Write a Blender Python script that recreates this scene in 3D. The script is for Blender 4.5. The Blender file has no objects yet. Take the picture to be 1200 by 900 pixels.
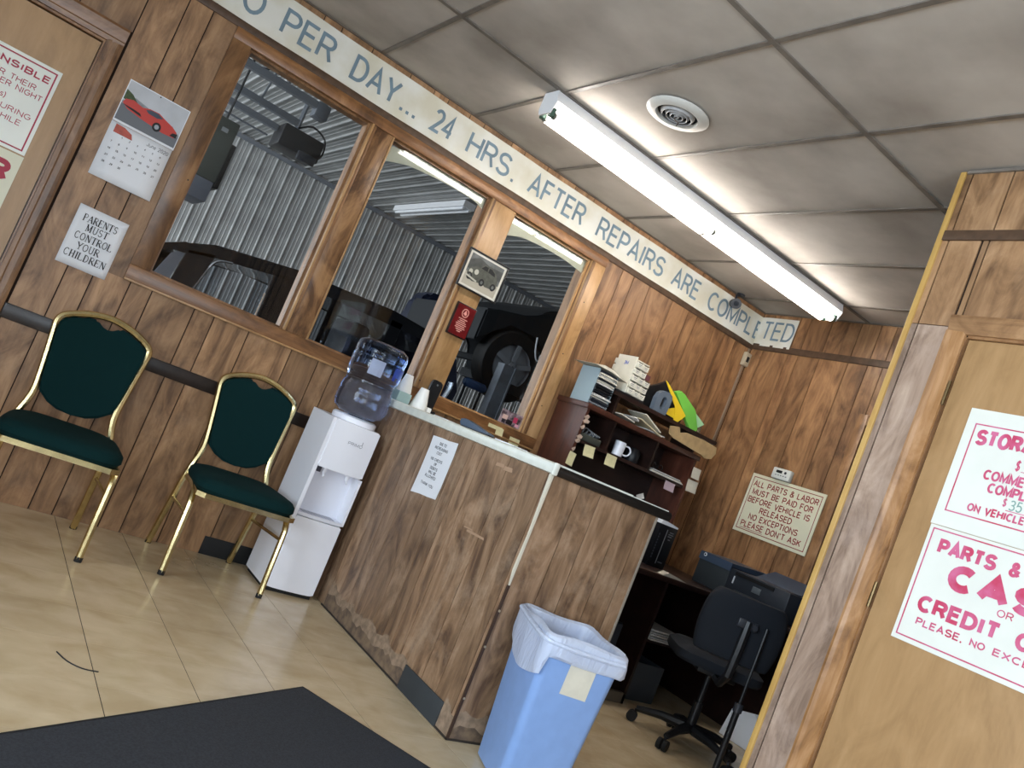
import bpy, bmesh, math, random
from mathutils import Vector, Matrix
random.seed(7)
SC = bpy.context.scene
C = SC.collection

# ------------------------------------------------------------------ camera
f_px = 975.86
cam_d = bpy.data.cameras.new('camera')
cam_d.sensor_width = 36.0
cam_d.lens = f_px / 1200 * 36
cam_d.clip_end = 200
cam = bpy.data.objects.new('camera', cam_d)
C.objects.link(cam)
R = Matrix.Rotation(math.radians(-33.0249), 4, 'Z') @ Matrix.Rotation(math.radians(94.5058), 4, 'X') @ Matrix.Rotation(math.radians(22.3486), 4, 'Z')
cam.matrix_world = Matrix.Translation((0, -4.204, 1.05)) @ R
SC.camera = cam

# ------------------------------------------------------------------ world, exposure, daylight
w = bpy.data.worlds.new('sky'); SC.world = w; w.use_nodes = True
bg = w.node_tree.nodes['Background']
bg.inputs[0].default_value = (0.72, 0.84, 1.0, 1); bg.inputs[1].default_value = 1.2
vs = SC.view_settings
vs.view_transform = 'Standard'; vs.look = 'None'; vs.gamma = 1; vs.exposure = 1.0
try: vs.use_curve_mapping = False
except Exception: pass

def area(name, loc, rot, sx, sy, energy, color):
    l = bpy.data.lights.new(name, 'AREA'); l.shape = 'RECTANGLE'; l.size = sx; l.size_y = sy
    l.energy = energy; l.color = color
    o = bpy.data.objects.new(name, l); o.location = loc; o.rotation_euler = rot; C.objects.link(o)
    return o
H = math.pi / 2
# daylight coming in by the storefront windows (left wall and the wall behind the camera)
area('daylight_left', (-2.42, -4.2, 1.45), (0, -H, 0), 1.7, 3.4, 165, (0.86, 0.93, 1.0))
area('daylight_front', (-0.6, -7.35, 1.45), (H, 0, 0), 2.8, 1.7, 75, (0.92, 0.96, 1.0))
# daylight through the open door of the garage bay
area('daylight_garage', (-3.9, 4.5, 2.0), (0, -H, 0), 3.4, 7.0, 330, (1.0, 0.99, 0.97))

# ------------------------------------------------------------------ helpers
def lin(h):
    h = h.lstrip('#'); o = []
    for i in (0, 2, 4):
        c = int(h[i:i+2], 16) / 255
        o.append(c / 12.92 if c <= 0.04045 else ((c + 0.055) / 1.055) ** 2.4)
    return (*o, 1.0)

MATS = {}
def mat(name, color='#888888', rough=0.5, metal=0.0, emit=None, es=0.0, noise=0.0, nscale=8.0, bump=0.0, bscale=60.0, spec=0.5, coat=0.0, sheen=0.0, trans=0.0, ior=1.45, alpha=1.0, color2=None):
    if name in MATS: return MATS[name]
    m = bpy.data.materials.new(name); m.use_nodes = True
    nt = m.node_tree; b = nt.nodes['Principled BSDF']
    c = lin(color)
    b.inputs['Base Color'].default_value = c
    b.inputs['Roughness'].default_value = rough; b.inputs['Metallic'].default_value = metal
    b.inputs['Specular IOR Level'].default_value = spec
    b.inputs['Coat Weight'].default_value = coat
    b.inputs['Sheen Weight'].default_value = sheen
    b.inputs['Transmission Weight'].default_value = trans; b.inputs['IOR'].default_value = ior
    b.inputs['Alpha'].default_value = alpha
    if emit:
        b.inputs['Emission Color'].default_value = lin(emit); b.inputs['Emission Strength'].default_value = es
    if noise or bump:
        tc = nt.nodes.new('ShaderNodeTexCoord')
    if noise:
        n = nt.nodes.new('ShaderNodeTexNoise'); n.inputs['Scale'].default_value = nscale; n.inputs['Detail'].default_value = 6
        nt.links.new(tc.outputs['Object'], n.inputs['Vector'])
        mx = nt.nodes.new('ShaderNodeMix'); mx.data_type = 'RGBA'
        c2 = lin(color2) if color2 else tuple(x * (1 - noise) for x in c[:3]) + (1,)
        mx.inputs[6].default_value = c2; mx.inputs[7].default_value = c
        rp = nt.nodes.new('ShaderNodeMapRange'); rp.inputs[1].default_value = 0.35; rp.inputs[2].default_value = 0.62
        nt.links.new(n.outputs[0], rp.inputs[0]); nt.links.new(rp.outputs[0], mx.inputs[0])
        nt.links.new(mx.outputs[2], b.inputs['Base Color'])
    if bump:
        n2 = nt.nodes.new('ShaderNodeTexNoise'); n2.inputs['Scale'].default_value = bscale; n2.inputs['Detail'].default_value = 4
        nt.links.new(tc.outputs['Object'], n2.inputs['Vector'])
        bp = nt.nodes.new('ShaderNodeBump'); bp.inputs['Strength'].default_value = bump; bp.inputs['Distance'].default_value = 0.002
        nt.links.new(n2.outputs[0], bp.inputs['Height']); nt.links.new(bp.outputs[0], b.inputs['Normal'])
    MATS[name] = m
    return m

def wood(name, light, mid, dark, axis=2, rough=0.45, contrast=1.0, knots=0.5, wear=None, rnd=True):
    """printed wood grain, streaks along one axis; a random shift per plank"""
    if name in MATS: return MATS[name]
    m = bpy.data.materials.new(name); m.use_nodes = True; nt = m.node_tree; N = nt.nodes; L = nt.links
    b = N['Principled BSDF']; b.inputs['Roughness'].default_value = rough
    tc = N.new('ShaderNodeTexCoord'); oi = N.new('ShaderNodeObjectInfo')
    mul = N.new('ShaderNodeMath'); mul.operation = 'MULTIPLY'; mul.inputs[1].default_value = 37.0 if rnd else 0.0
    L.new(oi.outputs['Random'], mul.inputs[0])
    add = N.new('ShaderNodeVectorMath'); add.operation = 'ADD'
    L.new(tc.outputs['Object'], add.inputs[0]); L.new(mul.outputs[0], add.inputs[1])
    def mapped(s):
        mp = N.new('ShaderNodeMapping'); mp.inputs['Scale'].default_value = s; L.new(add.outputs[0], mp.inputs['Vector']); return mp.outputs[0]
    def sc(a, l): return tuple(l if i == axis else a for i in range(3))
    def noise(s, detail=4, dist=0.0, rgh=0.55):
        n = N.new('ShaderNodeTexNoise'); n.inputs['Scale'].default_value = 1.0; n.inputs['Detail'].default_value = detail
        n.inputs['Distortion'].default_value = dist; n.inputs['Roughness'].default_value = rgh
        L.new(mapped(s), n.inputs['Vector']); return n.outputs[0]
    n1 = noise(sc(75, 2.6), 3, 0.3)         # fine streaks
    n2 = noise(sc(7, 2.3), 5, 1.7, 0.62)          # broad figure
    n3 = noise(sc(7, 3.5), 2, 0.6)          # dark clouds / knots
    mixv = N.new('ShaderNodeMath'); mixv.operation = 'MULTIPLY_ADD'; mixv.inputs[1].default_value = 0.20
    L.new(n1, mixv.inputs[0])
    m2 = N.new('ShaderNodeMath'); m2.operation = 'MULTIPLY'; m2.inputs[1].default_value = 0.84; L.new(n2, m2.inputs[0])
    L.new(m2.outputs[0], mixv.inputs[2])
    cr = N.new('ShaderNodeValToRGB'); e = cr.color_ramp.elements
    mdl = 0.52; sp = 0.15 / contrast
    e[0].position = mdl - sp; e[0].color = lin(dark); e[1].position = mdl + sp; e[1].color = lin(light)
    k = e.new(mdl); k.color = lin(mid)
    L.new(mixv.outputs[0], cr.inputs[0])
    kr = N.new('ShaderNodeMapRange'); kr.inputs[1].default_value = 0.60; kr.inputs[2].default_value = 0.80
    kr.inputs[3].default_value = 0.0; kr.inputs[4].default_value = knots
    L.new(n3, kr.inputs[0])
    mk = N.new('ShaderNodeMix'); mk.data_type = 'RGBA'; L.new(kr.outputs[0], mk.inputs[0]); L.new(cr.outputs[0], mk.inputs[6])
    mk.inputs[7].default_value = tuple(x * 0.45 for x in lin(dark)[:3]) + (1,)
    out = mk.outputs[2]
    # brightness from plank to plank
    if rnd:
        hs = N.new('ShaderNodeHueSaturation'); rr = N.new('ShaderNodeMapRange'); rr.inputs[3].default_value = 0.82; rr.inputs[4].default_value = 1.14
        L.new(oi.outputs['Random'], rr.inputs[0]); L.new(rr.outputs[0], hs.inputs['Value']); L.new(out, hs.inputs['Color']); out = hs.outputs[0]
    if wear:                                  # scuffed, bleached spots
        nw = N.new('ShaderNodeTexNoise'); nw.inputs['Scale'].default_value = 4.5; nw.inputs['Detail'].default_value = 8; nw.inputs['Roughness'].default_value = 0.7
        L.new(tc.outputs['Object'], nw.inputs['Vector'])
        wr = N.new('ShaderNodeMapRange'); wr.inputs[1].default_value = 0.52; wr.inputs[2].default_value = 0.72; wr.inputs[4].default_value = wear[1]
        L.new(nw.outputs[0], wr.inputs[0])
        mw = N.new('ShaderNodeMix'); mw.data_type = 'RGBA'; L.new(wr.outputs[0], mw.inputs[0]); L.new(out, mw.inputs[6]); mw.inputs[7].default_value = lin(wear[0]); out = mw.outputs[2]
    L.new(out, b.inputs['Base Color'])
    bp = N.new('ShaderNodeBump'); bp.inputs['Strength'].default_value = 0.15; bp.inputs['Distance'].default_value = 0.001
    L.new(n1, bp.inputs['Height']); L.new(bp.outputs[0], b.inputs['Normal'])
    MATS[name] = m
    return m

def wpos(o):
    v = Vector((0, 0, 0))
    while o: v += o.location; o = o.parent
    return v

def obj(name, bm, m, parent=None, world=True, smooth=False):
    me = bpy.data.meshes.new(name)
    if parent is not None and world:
        bmesh.ops.translate(bm, verts=bm.verts, vec=-wpos(parent))
    bmesh.ops.recalc_face_normals(bm, faces=bm.faces)
    if smooth:
        for f in bm.faces: f.smooth = True
    bm.to_mesh(me); bm.free()
    if smooth:
        try: me.set_sharp_from_angle(angle=math.radians(40))
        except Exception: pass
    if m: me.materials.append(m)
    o = bpy.data.objects.new(name, me); C.objects.link(o)
    if parent is not None: o.parent = parent
    return o

def thing(name, label, cat, loc=(0, 0, 0), rz=0.0, group=None):
    o = bpy.data.objects.new(name, None); C.objects.link(o); o.empty_display_size = 0.05
    o.location = loc; o.rotation_euler = (0, 0, rz); o['label'] = label; o['category'] = cat
    if group: o['group'] = group
    return o
def tag(o, label, cat, group=None):
    o['label'] = label; o['category'] = cat
    if group: o['group'] = group
    return o
def struct(o): o['kind'] = 'structure'; return o

def BM(): return bmesh.new()
def box(bm, x0, x1, y0, y1, z0, z1, M=None):
    v = [bm.verts.new((x, y, z)) for x in (x0, x1) for y in (y0, y1) for z in (z0, z1)]
    if M is not None:
        for q in v: q.co = M @ q.co
    for f in ((0,1,3,2),(4,6,7,5),(0,4,5,1),(2,3,7,6),(0,2,6,4),(1,5,7,3)): bm.faces.new([v[i] for i in f])
    return v
def Bx(name, x0, x1, y0, y1, z0, z1, m, parent=None, bev=0.0, world=True, seg=2):
    bm = BM(); box(bm, x0, x1, y0, y1, z0, z1)
    if bev: bmesh.ops.bevel(bm, geom=bm.edges[:], offset=bev, segments=seg, affect='EDGES', profile=0.5)
    return obj(name, bm, m, parent, world, smooth=bool(bev))
def prism(bm, pts, axis, a0, a1):
    """2-D outline pts extruded along axis from a0 to a1"""
    def p(u, v, a):
        return (a, u, v) if axis == 0 else (u, a, v) if axis == 1 else (u, v, a)
    A = [bm.verts.new(p(u, v, a0)) for u, v in pts]; B = [bm.verts.new(p(u, v, a1)) for u, v in pts]
    n = len(pts)
    bm.faces.new(A); bm.faces.new(B[::-1])
    for i in range(n): bm.faces.new((A[i], A[(i+1) % n], B[(i+1) % n], B[i]))
def tube(bm, pts, r, n=8, square=False, closed=False, cap=True):
    pts = [Vector(p) for p in pts]; rings = []; N = len(pts)
    if not isinstance(r, (list, tuple)): r = [r] * N
    prev = None
    for i in range(N):
        a = pts[(i-1) % N] if (i > 0 or closed) else pts[i]; b = pts[(i+1) % N] if (i < N-1 or closed) else pts[i]
        t = (b - a).normalized()
        if prev is None:
            u = t.cross(Vector((0, 0, 1)))
            if u.length < 1e-3: u = t.cross(Vector((1, 0, 0)))
            u.normalize()
        else:
            u = prev - t * prev.dot(t); u.normalize()
        prev = u; v = t.cross(u)
        ring = []
        for k in range(n):
            an = 2*math.pi*k/n + (math.pi/4 if square else 0)
            ring.append(bm.verts.new(pts[i] + (u*math.cos(an) + v*math.sin(an)) * r[i]))
        rings.append(ring)
    for i in range(N if closed else N-1):
        A = rings[i]; B = rings[(i+1) % N]
        for k in range(n): bm.faces.new((A[k], A[(k+1) % n], B[(k+1) % n], B[k]))
    if cap and not closed: bm.faces.new(rings[0][::-1]); bm.faces.new(rings[-1])
def Tube(name, pts, r, m, parent=None, n=8, world=True, closed=False):
    bm = BM(); tube(bm, pts, r, n, closed=closed); return obj(name, bm, m, parent, world, smooth=True)
def lathe(bm, prof, c, n=24, ax=2, cap=True):
    rings = []
    for r, z in prof:
        ring = []
        for k in range(n):
            a = 2*math.pi*k/n; q = (r*math.cos(a), r*math.sin(a), z)
            if ax == 1: q = (q[0], q[2], q[1])
            if ax == 0: q = (q[2], q[0], q[1])
            ring.append(bm.verts.new((c[0]+q[0], c[1]+q[1], c[2]+q[2])))
        rings.append(ring)
    for A, B in zip(rings, rings[1:]):
        for k in range(n): bm.faces.new((A[k], A[(k+1) % n], B[(k+1) % n], B[k]))
    if cap: bm.faces.new(rings[0][::-1]); bm.faces.new(rings[-1])
def Lathe(name, prof, c, m, parent=None, n=24, ax=2, world=True, cap=True):
    bm = BM(); lathe(bm, prof, c, n, ax, cap); return obj(name, bm, m, parent, world, smooth=True)
def smoothline(pts, k=3):
    P = [Vector(p) for p in pts]; out = []
    for i in range(len(P)-1):
        p0 = P[max(i-1, 0)]; p1 = P[i]; p2 = P[i+1]; p3 = P[min(i+2, len(P)-1)]
        for j in range(k):
            t = j / k
            out.append(0.5*((2*p1) + (p2-p0)*t + (2*p0-5*p1+4*p2-p3)*t*t + (3*p1-p0-3*p2+p3)*t**3))
    out.append(P[-1]); return out

# flat print on the walls.  plane 'A': faces -y (u = x), plane 'X': faces -x (u = -y)
def pt(plane, u, v, off):
    return Vector((u, off, v)) if plane == 'A' else Vector((off, -u, v))
def flat(name, pts, plane, off, m, parent):
    bm = BM(); bm.faces.new([bm.verts.new(pt(plane, u, v, off)) for u, v in pts])
    me_o = obj(name, bm, m, parent); return me_o
def flats(name, polys, plane, off, m, parent):
    bm = BM()
    for pts in polys: bm.faces.new([bm.verts.new(pt(plane, u, v, off)) for u, v in pts])
    return obj(name, bm, m, parent)
def rect(u0, u1, v0, v1): return [(u0, v0), (u1, v0), (u1, v1), (u0, v1)]
def ell(cu, cv, ru, rv, n=16): return [(cu+ru*math.cos(2*math.pi*k/n), cv+rv*math.sin(2*math.pi*k/n)) for k in range(n)]
def border(name, u0, u1, v0, v1, t, plane, off, m, parent):
    return flats(name, [rect(u0, u1, v1-t, v1), rect(u0, u1, v0, v0+t), rect(u0, u0+t, v0+t, v1-t), rect(u1-t, u1, v0+t, v1-t)], plane, off, m, parent)

def arc(cx, cy, rx, ry, a0, a1, n=8): return [(cx+rx*math.cos(math.radians(a0+(a1-a0)*k/n)), cy+ry*math.sin(math.radians(a0+(a1-a0)*k/n))) for k in range(n+1)]
_S = arc(.33,.745,.31,.255,20,270,10)[:-1] + arc(.33,.255,.33,.255,90,-160,10)
SANS = {
 'A': (.72, [[(0,0),(.36,1),(.72,0)], [(.13,.33),(.59,.33)]]),
 'B': (.64, [[(.36,.53),(0,.53)], [(0,0),(0,1),(.34,1)]+arc(.36,.765,.25,.235,90,-90)[1:]+arc(.37,.265,.27,.265,90,-90)[1:]+[(0,0)]]),
 'C': (.70, [arc(.38,.5,.38,.5,48,312,14)]),
 'D': (.68, [[(0,0),(0,1),(.28,1)]+arc(.28,.5,.40,.5,90,-90,12)[1:]+[(0,0)]]),
 'E': (.58, [[(.58,1),(0,1),(0,0),(.58,0)], [(0,.53),(.52,.53)]]),
 'F': (.55, [[(.55,1),(0,1),(0,0)], [(0,.51),(.48,.51)]]),
 'G': (.74, [arc(.38,.5,.38,.5,48,330,14)+[(.74,.5),(.42,.5)]]),
 'H': (.66, [[(0,0),(0,1)], [(.66,0),(.66,1)], [(0,.52),(.66,.52)]]),
 'I': (.10, [[(.05,0),(.05,1)]]),
 'K': (.66, [[(0,0),(0,1)], [(.62,1),(0,.38)], [(.24,.60),(.66,0)]]),
 'L': (.54, [[(0,1),(0,0),(.54,0)]]),
 'M': (.80, [[(0,0),(0,1),(.40,.12),(.80,1),(.80,0)]]),
 'N': (.66, [[(0,0),(0,1),(.66,0),(.66,1)]]),
 'O': (.76, [arc(.38,.5,.38,.5,90,450,20)]),
 'P': (.62, [[(0,0),(0,1),(.34,1)]+arc(.35,.735,.27,.265,90,-90)[1:]+[(0,.47)]]),
 'R': (.66, [[(0,0),(0,1),(.36,1)]+arc(.37,.75,.25,.25,90,-90)[1:]+[(0,.50)], [(.38,.50),(.64,0)]]),
 'S': (.66, [_S]),
 'T': (.62, [[(0,1),(.62,1)], [(.31,1),(.31,0)]]),
 'U': (.66, [[(0,1),(0,.33)]+arc(.33,.33,.33,.33,180,360,10)[1:]+[(.66,1)]]),
 'V': (.70, [[(0,1),(.35,0),(.70,1)]]),
 'W': (.98, [[(0,1),(.24,0),(.49,.95),(.74,0),(.98,1)]]),
 'X': (.68, [[(0,0),(.68,1)], [(0,1),(.68,0)]]),
 'Y': (.68, [[(0,1),(.34,.45),(.34,0)], [(.68,1),(.34,.45)]]),
 '0': (.54, [arc(.27,.5,.27,.5,90,450,18)]),
 '1': (.30, [[(0,.78),(.25,1),(.25,0)]]),
 '2': (.54, [arc(.27,.74,.26,.26,160,-40,8)+[(0,0),(.54,0)]]),
 '3': (.54, [arc(.26,.76,.24,.24,150,-90,8)+arc(.26,.26,.28,.26,90,-150,8)[1:]]),
 '4': (.58, [[(.44,0),(.44,1),(0,.28),(.58,.28)]]),
 '5': (.54, [[(.48,1),(.10,1),(.05,.56)]+arc(.26,.32,.28,.32,120,-150,9)]),
 '6': (.54, [arc(.27,.32,.27,.32,90,450,14), [(.04,.40),(.12,.80),(.42,1)]]),
 '7': (.52, [[(0,1),(.52,1),(.18,0)]]),
 '8': (.54, [arc(.27,.76,.22,.24,-90,270,12), arc(.27,.27,.27,.27,90,450,12)]),
 '9': (.54, [arc(.27,.68,.27,.32,90,450,14), [(.50,.60),(.42,.20),(.12,0)]]),
 '&': (.74, [[(.74,0),(.16,.70)]+arc(.33,.80,.19,.20,200,-20,8)+[(.10,.42)]+arc(.28,.24,.27,.24,160,320,8)+[(.70,.48)]]),
 '$': (.60, [[(x*.9,y) for x, y in _S], [(.30,-.12),(.30,1.12)]]),
 '.': (.12, [[(.06,0),(.06,.12)]]), ',': (.14, [[(.10,.10),(.03,-.14)]]), "'": (.12, [[(.06,1),(.04,.74)]]),
 's': (.46, [[(x*.68,y*.70) for x, y in _S]]), ')': (.26, [arc(-.25,.4,.5,.75,55,-55,8)]),
 'u': (.46, [[(0,.68),(0,.22)]+arc(.22,.22,.22,.22,180,360,6)[1:]+[(.44,.68),(.44,0)]]),
 'n': (.46, [[(0,0),(0,.68)], [(0,.44)]+arc(.22,.46,.22,.22,150,0,6)+[(.44,0)]]),
 'e': (.48, [[(.03,.36),(.46,.36)]+arc(.24,.34,.23,.34,10,320,10)]),
 'J': (.48, [[(.46,1),(.46,.28)]+arc(.23,.28,.23,.28,0,-180,8)[1:]]),
 ' ': (.34, []),
}
def strip(bm, P_, wd, place):
    n = len(P_); L_, R_ = [], []
    cl = n > 3 and math.hypot(P_[0][0]-P_[-1][0], P_[0][1]-P_[-1][1]) < 1e-6
    for i in range(n):
        a = P_[i-1] if i > 0 else (P_[-2] if cl else None); b = P_[i]; c = P_[i+1] if i < n-1 else (P_[1] if cl else None)
        ns = []
        for u, v in ((a, b), (b, c)):
            if u is None or v is None: continue
            l = math.hypot(v[0]-u[0], v[1]-u[1])
            if l > 1e-9: ns.append((-(v[1]-u[1])/l, (v[0]-u[0])/l))
        nx = sum(q[0] for q in ns); ny = sum(q[1] for q in ns); l = math.hypot(nx, ny) or 1; nx /= l; ny /= l
        k = 1 / max(.38, nx*ns[0][0] + ny*ns[0][1])
        L_.append(bm.verts.new(place(b[0]+nx*wd/2*k, b[1]+ny*wd/2*k, i))); R_.append(bm.verts.new(place(b[0]-nx*wd/2*k, b[1]-ny*wd/2*k, i)))
    for i in range(n-1): bm.faces.new((L_[i], L_[i+1], R_[i+1], R_[i]))
def text(s, plane, u0, u1, v0, v1, off, m, parent, bold=0.0, name='lettering'):
    """block lettering of even strokes, fitted into the box u0..u1, v0..v1 of a wall plane"""
    wt = .115 + 2.6*bold; gap = .17 + wt*.55
    h = v1 - v0; sw = wt*h; s_ = s
    tot = sum(SANS[c][0] for c in s_) + gap*(len(s_)-1)
    k = (u1-u0-sw)/max(tot, .01) if tot > .2 else h; x = u0 + sw/2; bm = BM(); o = None
    big = h >= .055 and len(s_) > 1
    for ch in s_:
        wd, st = SANS[ch]
        for i_, P_ in enumerate(st):
            o_ = off - .00012*i_
            strip(bm, [(x + a*k, v0 + sw/2 + b_*(h-sw)) for a, b_ in P_], sw, lambda u, v, q: pt(plane, u, v, o_ - .000006*q))
        x += (wd+gap)*k
        if big and ch != ' ': o = obj('letter', bm, m, parent); bm = BM()
    return o if big else obj(name, bm, m, parent)

# ------------------------------------------------------------------ materials
PW = wood('panel_wood', '#b28c66', '#94704e', '#6a4d34', wear=('#bb9c7e', 0.3))
PW2 = wood('panel_wood_lamp_amber', '#aa8058', '#8d6644', '#60422a', knots=0.6)  # right-hand planks: warm lamp light put into the panel colour
PWC = wood('panel_wood_worn', '#a2856b', '#84684f', '#584233', wear=('#b39c84', 0.55), knots=0.7)
CAS = wood('casing_wood', '#a17a55', '#85603f', '#5c4029', rough=0.35, knots=0.3)
CASH = wood('casing_wood_horizontal', '#9c7048', '#7d5532', '#52361f', axis=0, rough=0.35, knots=0.3)
CASY = wood('casing_wood_cross', '#bc9670', '#a37d57', '#79573a', axis=1, rough=0.35, knots=0.3)
LW = wood('light_oak', '#c39c70', '#ad8659', '#8b673f', rough=0.35, knots=0.2, contrast=0.7)
DOORW = wood('door_veneer', '#b9956a', '#a9855a', '#8f6d46', rough=0.4, contrast=0.45, knots=0.12, rnd=False)
BURL = wood('burl_plank', '#a87f56', '#88623f', '#5e4028', rough=0.35, knots=0.8, contrast=1.6)
BACK = mat('groove_dark', '#2b1d13', 0.9)
DKRAIL = mat('dark_rail', '#2a201b', 0.35, noise=0.4, nscale=30)
STRIP = mat('brown_strip', '#5a4433', 0.5, noise=0.35, nscale=25)
YTRIM = wood('corner_bead_wood', '#d8b46c', '#c8a05a', '#a67f40', contrast=0.5, knots=0.1, rough=0.4)
CEIL = mat('ceiling_panel', '#c3bcb3', 0.7, spec=.25, noise=0.3, nscale=1.8, color2='#9f978e', bump=0.25, bscale=35)
TBAR = mat('ceiling_bar', '#7a7269', 0.5, noise=0.3, nscale=12)
WHT = mat('white_paint', '#e9e9ea', 0.4)
SIGNW = mat('sign_white', '#e6e8df', 0.3, noise=0.06, nscale=6)
SIGNC = mat('sign_cream', '#dcd9be', 0.35, noise=0.06, nscale=6)
RED = mat('red_print', '#a82440', 0.5)
RED2 = mat('faded_red_print', '#c23a5c', 0.5, noise=0.3, nscale=12, color2='#cf6b92')
DRED = mat('dark_red_print', '#8a2622', 0.5)
BLK = mat('black_print', '#1c1c1e', 0.6)
GREY = mat('grey_print', '#6f7378', 0.6)
BANW = mat('banner_cloth', '#e2e1d8', 0.6, noise=0.14, nscale=5, color2='#d3ceba', bump=0.3, bscale=9)
BANL = mat('banner_letter', '#7b919e', 0.6, noise=0.25, nscale=14)
PAPER = mat('paper', '#e6e9ee', 0.6)
PAPER2 = mat('paper_aged', '#cfc9b8', 0.7, noise=0.1, nscale=20)
STICK = mat('sticky_note', '#d6cda0', 0.7, noise=0.1, nscale=40)
STICKP = mat('sticky_note_pink', '#b9a3ac', 0.7)
GOLD = mat('gold_metal', '#dccb98', 0.25, metal=1.0, noise=0.25, nscale=20)
GREEN = mat('green_fabric', '#0a2829', 0.95, spec=0.15, bump=0.2, bscale=400)
RUB = mat('rubber_black', '#151515', 0.7)
DISP = mat('dispenser_plastic', '#eeeff6', 0.28)
DISPR = mat('dispenser_recess', '#e2e3ec', 0.3)
BINB = mat('bin_blue_plastic', '#7e9ccc', 0.42, noise=0.06, nscale=20)
BLACKP = mat('black_plastic', '#17181b', 0.4)
DKGREY = mat('dark_grey_plastic', '#2c2f36', 0.4)
MAHOG = wood('mahogany_laminate', '#5c3527', '#4a281d', '#2e1710', rough=0.4, knots=0.1, contrast=0.6)
DWOOD = wood('dark_shelf_wood', '#36201a', '#251612', '#160c0a', axis=0, rough=0.4, knots=0.1, contrast=0.6)
PAP = mat('paperstack', '#c9c7c3', 0.7, noise=0.2, nscale=60)
CARD = mat('cardboard', '#b79a6e', 0.8, noise=0.2, nscale=20)
TORN = mat('torn_paper', '#bfa693', 0.9, noise=0.4, nscale=40)
CHROME = mat('chrome', '#c9ccd2', 0.15, metal=1.0)

def glass_mat(name, tint, refl=1.0, t2=None):
    m = bpy.data.materials.new(name); m.use_nodes = True; nt = m.node_tree; N = nt.nodes; L = nt.links
    N.remove(N['Principled BSDF']); out = N['Material Output']
    tr = N.new('ShaderNodeBsdfTransparent'); tr.inputs[0].default_value = tint
    gl = N.new('ShaderNodeBsdfGlossy'); gl.inputs['Roughness'].default_value = 0.02
    fr = N.new('ShaderNodeFresnel'); fr.inputs[0].default_value = 1.45
    mu = N.new('ShaderNodeMath'); mu.operation = 'MULTIPLY'; mu.inputs[1].default_value = refl; L.new(fr.outputs[0], mu.inputs[0])
    mx = N.new('ShaderNodeMixShader'); L.new(mu.outputs[0], mx.inputs[0]); L.new(tr.outputs[0], mx.inputs[1]); L.new(gl.outputs[0], mx.inputs[2])
    L.new(mx.outputs[0], out.inputs[0]); MATS[name] = m; return m
GLASS = glass_mat('window_glass', (0.90, 0.93, 0.95, 1), 0.8)
TINT = glass_mat('car_glass', (0.80, 0.82, 0.84, 1), 0.8)

def fabric_liner():
    m = bpy.data.materials.new('liner_film'); m.use_nodes = True; nt = m.node_tree; N = nt.nodes; L = nt.links
    b = N['Principled BSDF']; b.inputs['Base Color'].default_value = lin('#dfe6f4'); b.inputs['Roughness'].default_value = 0.25
    t = N.new('ShaderNodeBsdfTranslucent'); t.inputs[0].default_value = lin('#dbe6f8')
    mx = N.new('ShaderNodeMixShader'); mx.inputs[0].default_value = 0.35
    L.new(b.outputs[0], mx.inputs[1]); L.new(t.outputs[0], mx.inputs[2])
    tp = N.new('ShaderNodeBsdfTransparent'); mx2 = N.new('ShaderNodeMixShader'); mx2.inputs[0].default_value = 0.08
    L.new(mx.outputs[0], mx2.inputs[1]); L.new(tp.outputs[0], mx2.inputs[2]); L.new(mx2.outputs[0], N['Material Output'].inputs[0])
    tc = N.new('ShaderNodeTexCoord'); n = N.new('ShaderNodeTexNoise'); n.inputs['Scale'].default_value = 26; n.inputs['Distortion'].default_value = 2
    mp = N.new('ShaderNodeMapping'); mp.inputs['Scale'].default_value = (1, 1, .35); L.new(tc.outputs['Object'], mp.inputs[0]); L.new(mp.outputs[0], n.inputs[0])
    bp = N.new('ShaderNodeBump'); bp.inputs['Strength'].default_value = 0.5; bp.inputs['Distance'].default_value = 0.01
    L.new(n.outputs[0], bp.inputs['Height']); L.new(bp.outputs[0], b.inputs['Normal']); L.new(bp.outputs[0], t.inputs['Normal'])
    return m
LINER = fabric_liner()

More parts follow.
